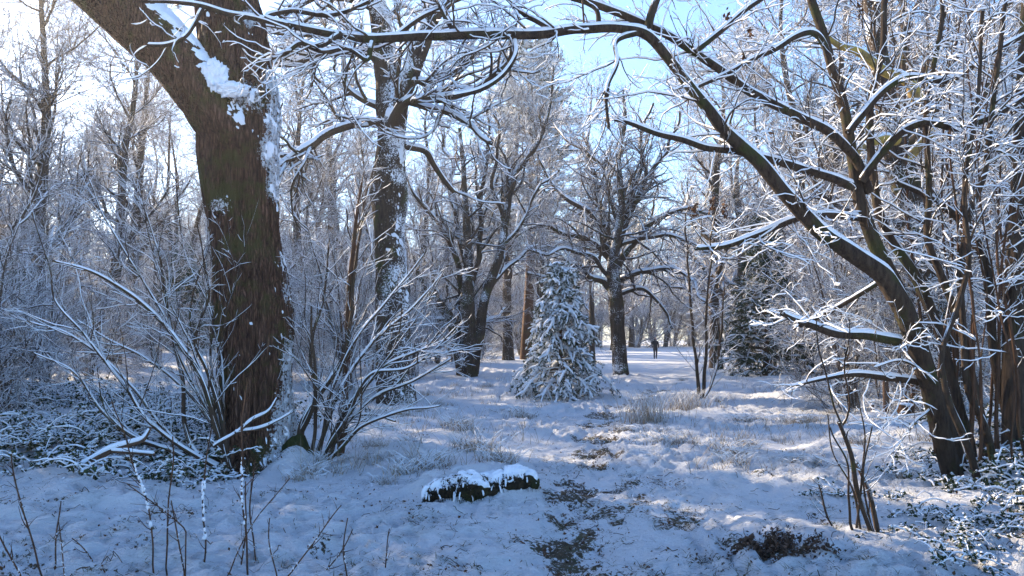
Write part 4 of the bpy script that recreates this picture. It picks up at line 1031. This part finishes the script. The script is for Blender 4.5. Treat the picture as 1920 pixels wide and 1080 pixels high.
def tussock(px, py, wpx, hpx, label, seed, mat=M_STRAW, snow=.012, n=130, lean=1.0, droop=.3, group=None):
    g = np.random.default_rng(seed)
    d = F * CAM_Z / (py - HOR); x0 = (px - 960) / F * d; z0 = gz(x0, d)
    e = empty('grass_tussock', (x0, d, z0), label, 'grass tussock', group)
    w = wpx * d / F; h = hpx * d / F
    n = int(n * 1.5); P0 = np.stack([g.normal(size=n) * w * .26, g.normal(size=n) * w * .2, np.full(n, -.02)], 1)
    Q, V, Fc = blades(P0, g.uniform(.5, 1.2, n) * h * 1.0, .0030 + .00015 * d, lean * .42, g, K=5, droop=droop)
    tag(mesh_obj('blades', V, Fc, mat, e), kind='stuff')
    m = g.random(n) < .5
    V, Fc = snow_caps(Q[m], np.full(Q[m].shape[:2], .0025), snow * .30, 3, g=g)
    tag(mesh_obj('snow_cap', V, Fc, M_SNOW, e), kind='stuff')
    return e
tussock(1212, 800, 110, 70, 'tall straw coloured grass clump just right of the path before the spruce', 1, n=220, snow=.02, lean=.5, droop=.12)
tussock(1165, 812, 60, 35, 'low drooping grass clump at the left foot of the tall straw clump', 2, n=90, snow=.02)
tussock(1385, 868, 60, 34, 'pointed little grass heap in the sunlit strip of snow', 3, n=110, lean=.9)
tussock(1495, 885, 75, 36, 'wide snowy grass heap right of the pointed little one', 4, n=130)
tussock(1400, 792, 80, 36, 'drooping snow bent grass clump beside the sapling', 5, n=140, snow=.02)
tussock(1500, 800, 90, 40, 'broad frosty grass clump under the low right limb', 6, n=150, snow=.02)
tussock(790, 868, 70, 40, 'brown frosted grass clump between shrub and log', 7, n=120)
tussock(895, 835, 60, 35, 'dark centred grass clump left of the path', 8, n=110)
tussock(940, 775, 60, 26, 'low snow dusted grass clump left of the spruce foot', 9, n=90)
tussock(1290, 770, 120, 50, 'pale dry grass clump behind the tall straw clump', 10, n=200, snow=.02, lean=.6, droop=.15)
gt = np.random.default_rng(88)
protos_t = [tussock(px, py, 60, 34, lab, 200 + i, n=70, snow=.018, lean=.9, droop=.2) for i, (px, py, lab) in enumerate([(700, 850, 'small frosted grass tuft right of the bushy shrub'), (860, 800, 'small frosted grass tuft halfway between shrub and spruce'), (1600, 850, 'small frosted grass tuft beside the coppiced cut shrub')])]
for i in range(75):
    py = 700 + 210 * gt.random() ** 1.2; px = gt.uniform(540, 990) if i % 5 < 3 else gt.uniform(1230, 1760)
    d = F * CAM_Z / (py - HOR); x = (px - 960) / F * d
    o = copy_tree(protos_t[i % 3]); o.location = (x, d, gz(x, d)); o.rotation_euler = (0, 0, gt.uniform(0, 6.28))
    q = gt.uniform(.5, 1.15); o.scale = (q, q, q * gt.uniform(.8, 1.3))
    o['label'] = 'small frosted grass tuft among many at the edge of the clearing'; o['group'] = 'small frosted grass tufts'

# twigs dropped on the snow
x, y = scatter(1500, None, (4.4, 18), g, lambda x, y: .35 + .65 * soil_mask(x, y))
n = len(x); a0 = g.random(n) * 6.28; K = 5
Q_ = np.zeros((n, K, 3)); Q_[:, 0, 0] = x; Q_[:, 0, 1] = y
for k in range(1, K):
    a0 = a0 + g.normal(size=n) * .35
    Q_[:, k, 0] = Q_[:, k - 1, 0] + np.cos(a0) * g.uniform(.01, .04, n); Q_[:, k, 1] = Q_[:, k - 1, 1] + np.sin(a0) * g.uniform(.01, .04, n)
Q_[..., 2] = ground_h(Q_[..., 0], Q_[..., 1]) + .006 + g.random((n, 1)) * .015
V, Fc = tubes(Q_, np.full((n, K), .0022) * g.uniform(.5, 1.6, (n, 1)), 3)
tag(mesh_obj('fallen_twigs', V, Fc, M_TWIG), 'short dark twigs dropped all over the snow of the clearing', 'twigs', kind='stuff')

# dead leaves and bramble leaves
def leaves(P0, size, g, up=.6):
    N = len(P0)
    nrm = norm(g.normal(size=(N, 3)) + UP * up)
    a = norm(np.cross(nrm, g.normal(size=(N, 3)))); b = np.cross(nrm, a)
    s = size[:, None]
    V = np.stack([P0 - a * s, P0 + b * s * .55 + nrm * s * .15, P0 + a * s, P0 - b * s * .55 + nrm * s * .15], 1).reshape(-1, 3)
    k = np.arange(N) * 4
    return V, [np.stack([k, k + 1, k + 2], 1), np.stack([k, k + 2, k + 3], 1)]
c = at(1455, 1030, 6.0)
n = 2000; kk_ = g.integers(0, 14, n); ox, oy = g.normal(size=14) * .20, g.normal(size=14) * .17; x = c[0] + ox[kk_] + g.normal(size=n) * .055; y = c[1] + .03 + oy[kk_] + g.normal(size=n) * .05
P0 = np.stack([x, y, ground_h(x, y) + g.random(n) ** 2 * .07], 1)
V, Fc = leaves(P0, g.uniform(.008, .022, n), g)
tag(mesh_obj('leaf_litter', V, Fc, M_EARTH, smooth=False), 'patch of dark wet leaf litter scraped up at the bottom right', 'leaf litter', kind='stuff')
x, y = scatter(22000, None, (4.6, 24), g, lambda x, y: .035 + .85 * soil_mask(x, y))
P0 = np.stack([x, y, ground_h(x, y) + .004], 1)
V, Fc = leaves(P0, g.uniform(.006, .022, len(x)), g, up=1.5)
tag(mesh_obj('fallen_leaves', V, Fc, M_LEAF, smooth=False), 'brown fallen leaf scraps scattered on the snow and path', 'leaves', kind='stuff')

# bramble thickets: arching canes with leaves and snow
def bramble(cx, cy, rx, ry, h, n, seed, label, leafn=5, group=None, snow=.016):
    g = np.random.default_rng(seed)
    z0 = gz(cx, cy)
    e = empty('bramble_thicket', (cx, cy, z0), label, 'brambles', group)
    off = np.array([cx, cy, z0])
    x = cx + g.uniform(-1, 1, n) * rx; y = cy + g.uniform(-1, 1, n) * ry
    K = 12; az = g.random(n) * 6.28
    D = norm(np.stack([np.cos(az), np.sin(az), g.uniform(.8, 2.2, n)], 1))
    Q = np.zeros((n, K, 3)); Q[:, 0] = np.stack([x, y, ground_h(x, y) - .02], 1)
    L = g.uniform(.7, 1.5, n) * h * 2
    for k in range(1, K):
        D = norm(D - UP * .30 + .12 * g.normal(size=(n, 3))); Q[:, k] = Q[:, k - 1] + D * (L / (K - 1))[:, None]
    lo = ground_h(Q[..., 0], Q[..., 1]) + .01
    Q[..., 2] = np.maximum(Q[..., 2], lo)
    R = np.full((n, K), .0038)
    S2 = sprout(Q, R, 0, .15, 1, 50, .3, h * .4, .7, 5, .15, -.05, g, rmin=.0025, nfix=leafn)
    ac = Acc().add(*tubes(Q, R, 4)).add(*tubes(*S2, 3)); tag(ac.obj('canes', M_SHOOT, e, off=off), kind='stuff')
    ac = Acc().add(*snow_caps(Q, R, snow, 4, g=g)).add(*snow_caps(*S2, snow * .8, 3, g=g)); tag(ac.obj('snow_cap', M_SNOW, e, off=off), kind='stuff')
    Pl = S2[0][:, 1:].reshape(-1, 3); Pl = Pl[g.random(len(Pl)) < .8] + g.normal(size=(1, 3)) * .003
    V, Fc = leaves(Pl + g.normal(size=Pl.shape) * .015, g.uniform(.018, .045, len(Pl)), g, up=.4)
    o = mesh_obj('leaves', V - off, Fc, M_DLEAF, e, smooth=False); tag(o, kind='stuff')
    # pads of snow caught on the leaves
    Pm = Pl[g.random(len(Pl)) < .38]
    n2 = len(Pm); sz = g.uniform(.014, .034, n2)
    d8 = np.array([[1, 0, -.1], [0, 1, -.1], [-1, 0, -.1], [0, -1, -.1], [0, 0, .65], [0, 0, -.25]], float)
    rot = g.random(n2) * 6.28
    cs, sn_ = np.cos(rot)[:, None], np.sin(rot)[:, None]
    X_ = cs * d8[None, :, 0] - sn_ * d8[None, :, 1]; Y_ = sn_ * d8[None, :, 0] + cs * d8[None, :, 1]
    V = np.stack([X_, Y_, np.broadcast_to(d8[None, :, 2], X_.shape)], -1) * sz[:, None, None] + Pm[:, None] + UP * .012
    tri = np.array([[0, 1, 4], [1, 2, 4], [2, 3, 4], [3, 0, 4], [1, 0, 5], [2, 1, 5], [3, 2, 5], [0, 3, 5]])
    Fp = (tri[None] + (np.arange(n2) * 6)[:, None, None]).reshape(-1, 3)
    o = mesh_obj('snow_pads', V.reshape(-1, 3) - off, [Fp], M_SNOW, e); tag(o, kind='stuff')
    return e
br1 = bramble(-6.4, 11.6, 1.15, 1.0, .42, 85, 71, 'snow smothered bramble thicket nearest the arching shrub', leafn=6)
br2 = bramble(5.2, 8.3, .95, .8, .26, 75, 73, 'snow dusted leafy brambles on the bank under the many stemmed tree', leafn=7)
gq = np.random.default_rng(91)
for i in range(34):
    if i < 24: x, y = gq.uniform(-11.5, -4.2), gq.uniform(10.6, 19.5)
    else: x, y = gq.uniform(-6.4, -4.0), gq.uniform(9.0, 10.8)
    o = copy_tree(br1 if i < 24 else br2); o.location = (x, y, gz(x, y) - .05); o.rotation_euler = (0, 0, gq.uniform(0, 6.28))
    q = gq.uniform(.75, 1.25); o.scale = (q, q, q * gq.uniform(.7, 1.2))
    o['label'] = 'mound of snow covered brambles in the tangle at the far left' if i < 24 else 'low leafy bramble patch in the snow left of the massive trunk'
    o['group'] = 'bramble mounds of the left tangle' if i < 24 else 'low bramble patches left of the massive trunk'
for (x, y, q) in [(4.1, 7.2, .8), (3.5, 6.3, .6), (4.4, 6.2, .7), (5.6, 7.2, 1.0), (6.2, 8.8, 1.0), (4.7, 9.4, .9), (3.6, 8.4, .6), (3.4, 5.5, .55), (4.9, 5.9, .8), (6.6, 10.2, 1.1)]:
    o = copy_tree(br2); o.location = (x, y, gz(x, y) - .04); o.rotation_euler = (0, 0, gq.uniform(0, 6.28)); o.scale = (q, q, q * .9)
    o['label'] = 'leafy snow dusted bramble patch on the right hand bank'; o['group'] = 'bramble patches on the bank'

# hanging dead leaves on the right tree
for i, (px, py, d) in enumerate([(1446, 252, 8.4), (1303, 390, 8.2), (1358, 388, 8.4), (1612, 20, 8.6), (1365, 35, 8.2), (1393, 118, 8.4), (1336, 388, 8.2), (1405, 60, 8.4)]):
    p = at(px, py, d); gg = np.random.default_rng(300 + i)
    n = 16
    P0 = p + gg.normal(size=(n, 3)) * np.array([.015, .015, .045])
    V, Fc = leaves(P0, gg.uniform(.02, .036, n), gg, up=0)
    acc = Acc().add(V, Fc)
    o = mesh_obj('dead_leaf_cluster', V - p, Fc, M_LEAF, None, smooth=False); o.location = tuple(p)
    tag(o, 'shrivelled brown leaf cluster dangling from the arching limb of the many stemmed tree', 'leaves', 'clusters of dead leaves hanging on the arching limbs')

# ------------------------------------------------------------------ WEED STALKS bottom left
gw = np.random.default_rng(15)
stalks = [[(385, 1090, 2.2), (384, 960, 2), (390, 860, 1.8), (396, 800, 1.4)], [(465, 1090, 2.6), (460, 960, 2.4), (455, 880, 2.2), (462, 730, 2)], [(290, 1090, 2.2), (280, 980, 2), (250, 860, 1.8), (205, 755, 1.5)],
          [(82, 1090, 2.4), (55, 1000, 2.2), (30, 900, 2), (22, 850, 1.5)], [(40, 1090, 2.4), (10, 1030, 2), (-10, 990, 2)], [(105, 1090, 2), (108, 1000, 2), (112, 940, 1.4)], [(345, 1090, 2), (330, 1000, 2), (318, 940, 1.4)],
          [(315, 1090, 2.2), (318, 960, 2), (325, 820, 1.6)], [(452, 1090, 2.2), (465, 1000, 2), (462, 900, 1.6)], [(480, 1090, 2), (470, 960, 2), (478, 860, 1.4)], [(520, 1090, 1.8), (508, 1010, 1.6), (508, 970, 1.4)],
          [(530, 1090, 2), (580, 1020, 1.8), (640, 950, 1.4)], [(600, 1090, 2), (630, 1040, 1.8), (660, 990, 1.2)], [(655, 1090, 2), (650, 1030, 1.8), (655, 970, 1.4)], [(720, 1090, 1.8), (730, 1030, 1.6), (733, 990, 1.2)],
          [(200, 1090, 1.8), (160, 1030, 1.6), (140, 1010, 1.2)], [(125, 1090, 1.6), (118, 1020, 1.6), (112, 980, 1.2)], [(420, 1090, 1.8), (450, 1020, 1.6), (545, 900, 1.2)], [(350, 1000, 1.8), (300, 950, 1.6), (240, 910, 1.2)]]
for i, pts in enumerate(stalks):
    d = 4.9 + gw.uniform(-.3, .7)
    pts = [(p[0], p[1], p[2] * .75) for p in pts]
    P_, R_s = stem(pts, d, d + gw.normal() * .1, K=30, amp=.02, freq=4, seed=i)
    zg = gz(P_[0, 0, 0], P_[0, 0, 1])
    P_[0, 0, 2] = min(P_[0, 0, 2], zg - .02)
    b = P_[0, 0].copy()
    e = empty('weed_stalk', b, 'thin dry weed stalk standing in the snow at the lower left', 'weed', 'thin dry weed stalks at the lower left')
    if i == 1: e['label'] = 'tall weed stalk with snow beaded head rising before the massive trunk'; del e['group']
    if i == 2: e['label'] = 'leaning weed stalk with clotted snow near the fallen branch'; del e['group']
    V, Fc = tubes(P_, R_s, 5); mesh_obj('stalk', V - b, Fc, M_SHOOT, e)
    T_ = sprout(P_, R_s, 11, .2, 1, 40, .3, .14, .7, 5, .1, .05, gw, rmin=.001)
    if len(T_[0]):
        V, Fc = tubes(*T_, 3); tag(mesh_obj('side_twigs', V - b, Fc, M_SHOOT, e), kind='stuff')
    ns = 26 if i < 3 else 16
    ac = Acc()
    for q in range(ns):
        tt = gw.uniform(.45, 1) if i < 3 else gw.uniform(.2, 1)
        c = P_[0, int(tt * 29)] + gw.normal(size=3) * .004
        ph = np.linspace(0, np.pi, 6); t2 = np.linspace(0, 6.283, 8, endpoint=False)
        dd = np.stack([np.sin(ph)[:, None] * np.cos(t2), np.sin(ph)[:, None] * np.sin(t2), np.cos(ph)[:, None] * np.ones(8)], -1)
        r = gw.uniform(.004, .010) if i < 3 else gw.uniform(.0015, .004)
        ac.add((c + dd * np.array([r, r, r * gw.uniform(1, 2.2)]) * (1 + .2 * gw.normal(size=(6, 8, 1)))).reshape(-1, 3), [grid_faces(1, 6, 8)])
    tag(ac.obj('snow_beads', M_SNOW, e, off=b), kind='stuff')

# ------------------------------------------------------------------ STAKES, CRATE PIECE
def box(V0, sx, sy, sz, tilt=0.0, g=None):
    v = np.array([[x, y, z] for z in (0, 1) for y in (-.5, .5) for x in (-.5, .5)], float) * np.array([sx, sy, sz])
    f = np.array([[0, 2, 3, 1], [4, 5, 7, 6], [0, 1, 5, 4], [2, 6, 7, 3], [0, 4, 6, 2], [1, 3, 7, 5]])
    c, s = math.cos(tilt), math.sin(tilt)
    v = np.stack([v[:, 0] * c + v[:, 2] * s, v[:, 1], v[:, 2] * c - v[:, 0] * s], 1)
    return v + np.asarray(V0), f
for (px, py, wpx, hpx, lab) in [(1656, 797, 11, 66, 'thicker square wooden stake in the snow behind the low limb'), (1706, 795, 7, 58, 'thinner wooden stake next to the many stemmed tree'), (1630, 793, 6, 20, 'short dark stub of a stake left of the thicker one')]:
    d = F * CAM_Z / (py - HOR); x0 = (px - 960) / F * d; z0 = gz(x0, d)
    n = 10; t = np.linspace(0, 1, n)[:, None]
    h = hpx * d / F + .05
    P = np.array([0, 0, -.08]) + t * np.array([.01, 0, h + .08])
    V_, dr_ = bark_tube(P, np.full(n, wpx / 2 * d / F), 10, ridge=.08, lump=.1, seed=px)
    e = empty('wooden_stake', (x0, d, z0), lab, 'stake')
    Vf = V_.reshape(-1, 3); top = np.arange((n - 1) * 10, n * 10)
    mesh_obj('post', Vf, [grid_faces(1, n, 10), np.stack([np.full(8, top[0]), top[1:-1], top[2:]], 1)], M_WOOD, e, smooth=False)
    blob_heap((0.01, 0, h + .01), (wpx / 2 * d / F * 1.1, wpx / 2 * d / F * 1.1, .025), px, 'snow_cap', e, np.zeros(3), n=10)
d = F * CAM_Z / (818 - HOR); x0 = (1695 - 960) / F * d
e = empty('split_log', (x0, d, gz(x0, d)), 'small cut end of reddish wood lying behind the many stemmed tree', 'log')
t = np.linspace(0, 1, 12)[:, None]
P = np.array([-.09, 0, .09]) + t * np.array([.20, .14, .0])
V_, _ = bark_tube(P, np.full(12, .085), 16, ridge=.1, lump=.1, seed=2.0)
Vf = V_.reshape(-1, 3)
mesh_obj('wood', Vf, [grid_faces(1, 12, 16), np.stack([np.full(14, 0), np.arange(2, 16), np.arange(1, 15)], 1)], M_SHOOT, e, smooth=False)
blob_heap((0.0, .06, .17), (.11, .09, .03), 5, 'snow_cap', e, np.zeros(3), n=14)

# ------------------------------------------------------------------ PERSON far out on the snowfield
pd_ = 66.0; px0 = (1228 - 960) / F * pd_; pz = gz(px0, pd_)
e = empty('person', (px0, pd_, pz), 'person in dark clothes walking across the far snowfield', 'person')
def skin_body(name, verts, edges, rad, mat, parent):
    me = bpy.data.meshes.new(name); me.from_pydata(verts, edges, []); me.materials.append(mat)
    o = bpy.data.objects.new(name, me); COL.objects.link(o); o.parent = parent
    md = o.modifiers.new('skin', 'SKIN')
    if not me.skin_vertices: me.attributes  # layer is made by the modifier's operator only when missing
    return o
try:
    import bmesh
    bm = bmesh.new(); lay = bm.verts.layers.skin.verify()
    sk = [((0, 0, .95), .15), ((0, 0, 1.15), .15), ((0, 0, 1.38), .17), ((0, .01, 1.50), .07), ((0, .0, 1.56), .085), ((0, -.01, 1.68), .10), ((0, 0, 1.76), .06),
          ((-.10, -.02, .85), .10), ((-.11, -.14, .48), .075), ((-.11, -.10, .08), .055), ((-.11, -.25, .04), .045),
          ((.10, .02, .85), .10), ((.11, .10, .48), .075), ((.11, .22, .08), .055), ((.11, .08, .04), .045),
          ((-.20, 0, 1.40), .07), ((-.26, .05, 1.12), .055), ((-.25, -.08, .90), .045), ((.20, 0, 1.40), .07), ((.26, -.05, 1.12), .055), ((.25, -.14, .90), .045)]
    vs = []
    for (p, r) in sk:
        v = bm.verts.new(p); v[lay].radius = (r, r); vs.append(v)
    vs[0][lay].use_root = True
    for a1, b1_ in [(0, 1), (1, 2), (2, 3), (3, 4), (4, 5), (5, 6), (0, 7), (7, 8), (8, 9), (9, 10), (0, 11), (11, 12), (12, 13), (13, 14), (2, 15), (15, 16), (16, 17), (2, 18), (18, 19), (19, 20)]:
        bm.edges.new((vs[a1], vs[b1_]))
    me = bpy.data.meshes.new('body'); bm.to_mesh(me); bm.free(); me.materials.append(M_CLOTH)
    o = bpy.data.objects.new('body', me); COL.objects.link(o); o.parent = e
    o.modifiers.new('skin', 'SKIN'); ss_ = o.modifiers.new('sub', 'SUBSURF'); ss_.levels = 2; ss_.render_levels = 2
    blob_heap((0, -.035, 1.67), (.08, .075, .10), 2, 'face', e, np.zeros(3), mat=M_SKIN, n=12, amp=.03)
except Exception as ex:
    print('person failed', ex)
hz = bpy.data.meshes.new('haze')
bmh = bmesh.new(); bmesh.ops.create_cube(bmh, size=1.0); bmh.to_mesh(hz); bmh.free()
ho = bpy.data.objects.new('haze', hz); COL.objects.link(ho)
ho.scale = (760, 600, 45); ho.location = (0, 180, 45 / 2 - 3.5)
hm = bpy.data.materials.new('pale_haze'); hm.use_nodes = True; nt = hm.node_tree; nt.nodes.clear()
ou = nt.nodes.new('ShaderNodeOutputMaterial'); pv = nt.nodes.new('ShaderNodeVolumePrincipled')
pv.inputs['Color'].default_value = (.93, .95, 1, 1); pv.inputs['Density'].default_value = 0.0008; pv.inputs['Anisotropy'].default_value = 0.6
nt.links.new(pv.outputs[0], ou.inputs['Volume']); hz.materials.append(hm)
tag(ho, 'thin pale winter haze filling the wood', 'haze', kind='stuff')
ORD = 'nearest,second nearest,third nearest,fourth nearest,fifth nearest,sixth nearest,seventh nearest,eighth nearest,ninth nearest,tenth nearest,eleventh nearest,twelfth nearest,thirteenth nearest,fourteenth nearest,fifteenth nearest,sixteenth nearest,seventeenth nearest,eighteenth nearest,nineteenth nearest,twentieth nearest'.split(',')
ORDL = 'leftmost,second from the left,third from the left,fourth from the left,fifth from the left,sixth from the left,seventh from the left,eighth from the left,ninth from the left,tenth from the left,eleventh from the left,twelfth from the left,thirteenth from the left,fourteenth from the left,fifteenth from the left,sixteenth from the left,seventeenth from the left,eighteenth from the left,nineteenth from the left,twentieth from the left,twenty first from the left,twenty second from the left,twenty third from the left,twenty fourth from the left,twenty fifth from the left'.split(',')
ZONES = [(-9e9, 60, 'at the far left edge'), (60, 200, 'just left of the tall many limbed tree'), (200, 340, 'around the tall many limbed tree'), (340, 480, 'behind the left half of the massive trunk'), (480, 600, 'behind the right half of the massive trunk'),
         (600, 700, 'left of the snow speckled forked tree'), (700, 800, 'behind the snow speckled forked tree'), (800, 930, 'behind the several stemmed frosted tree'), (930, 1110, 'behind the small snowy spruce'), (1110, 1230, 'behind the spreading dark tree'), (1230, 1370, 'around the slender sapling'),
         (1370, 1500, 'around the thin snowed dark spruce'), (1500, 1620, 'under the arch of the long limb'), (1620, 1760, 'behind the wooden stakes'), (1760, 1860, 'behind the stems on the bank'), (1860, 9e9, 'by the straight trunk at the right edge')]
def zone_labels(group, what):
    obs = [o for o in bpy.data.objects if o.get('group') == group and o.parent is None]
    for a_, b_, z in ZONES:
        q = sorted([o for o in obs if a_ <= o.location.x / o.location.y * F + 960 < b_], key=lambda o: o.location.y)
        for i, o in enumerate(q):
            w = ORD[i] if i < len(ORD) else 'far'
            if len(q) > 2 and i == len(q) - 1: w = 'farthest'
            o['label'] = ('%s %s %s' % (w if len(q) > 1 else 'single', what, z))
def row_labels(group, what):
    q = sorted([o for o in bpy.data.objects if o.get('group') == group and o.parent is None], key=lambda o: o.location.x / max(1, o.location.y))
    for i, o in enumerate(q):
        if i < len(ORDL): o['label'] = '%s of the %s' % (ORDL[i] if i < len(q) - 1 else 'rightmost', what)
zone_labels('bare frosted trees of the wood', 'bare frosted tree of the wood')
zone_labels('frosted bushes of the undergrowth', 'bare frosted bush')
zone_labels('small frosted grass tufts', 'small frosted grass tuft')
row_labels('bramble mounds of the left tangle', 'snow covered bramble mounds at the left')
row_labels('low bramble patches left of the massive trunk', 'low bramble patches left of the trunk')
row_labels('bramble patches on the bank', 'snow dusted bramble patches on the bank')
row_labels('thin dry weed stalks at the lower left', 'thin dry weed stalks at the lower left')
row_labels('clusters of dead leaves hanging on the arching limbs', 'shrivelled brown leaf clusters hanging on the limbs')
row_labels('dark evergreens at the right back', 'dark evergreens at the right back')
row_labels('dark evergreens at the left back', 'dark evergreens at the left back')
row_labels('unseen dark evergreens added at the left for shade', 'unseen dark evergreens added at the left for shade')
tot = sum(len(m_.polygons) for m_ in bpy.data.meshes)
print('faces in meshes', tot)
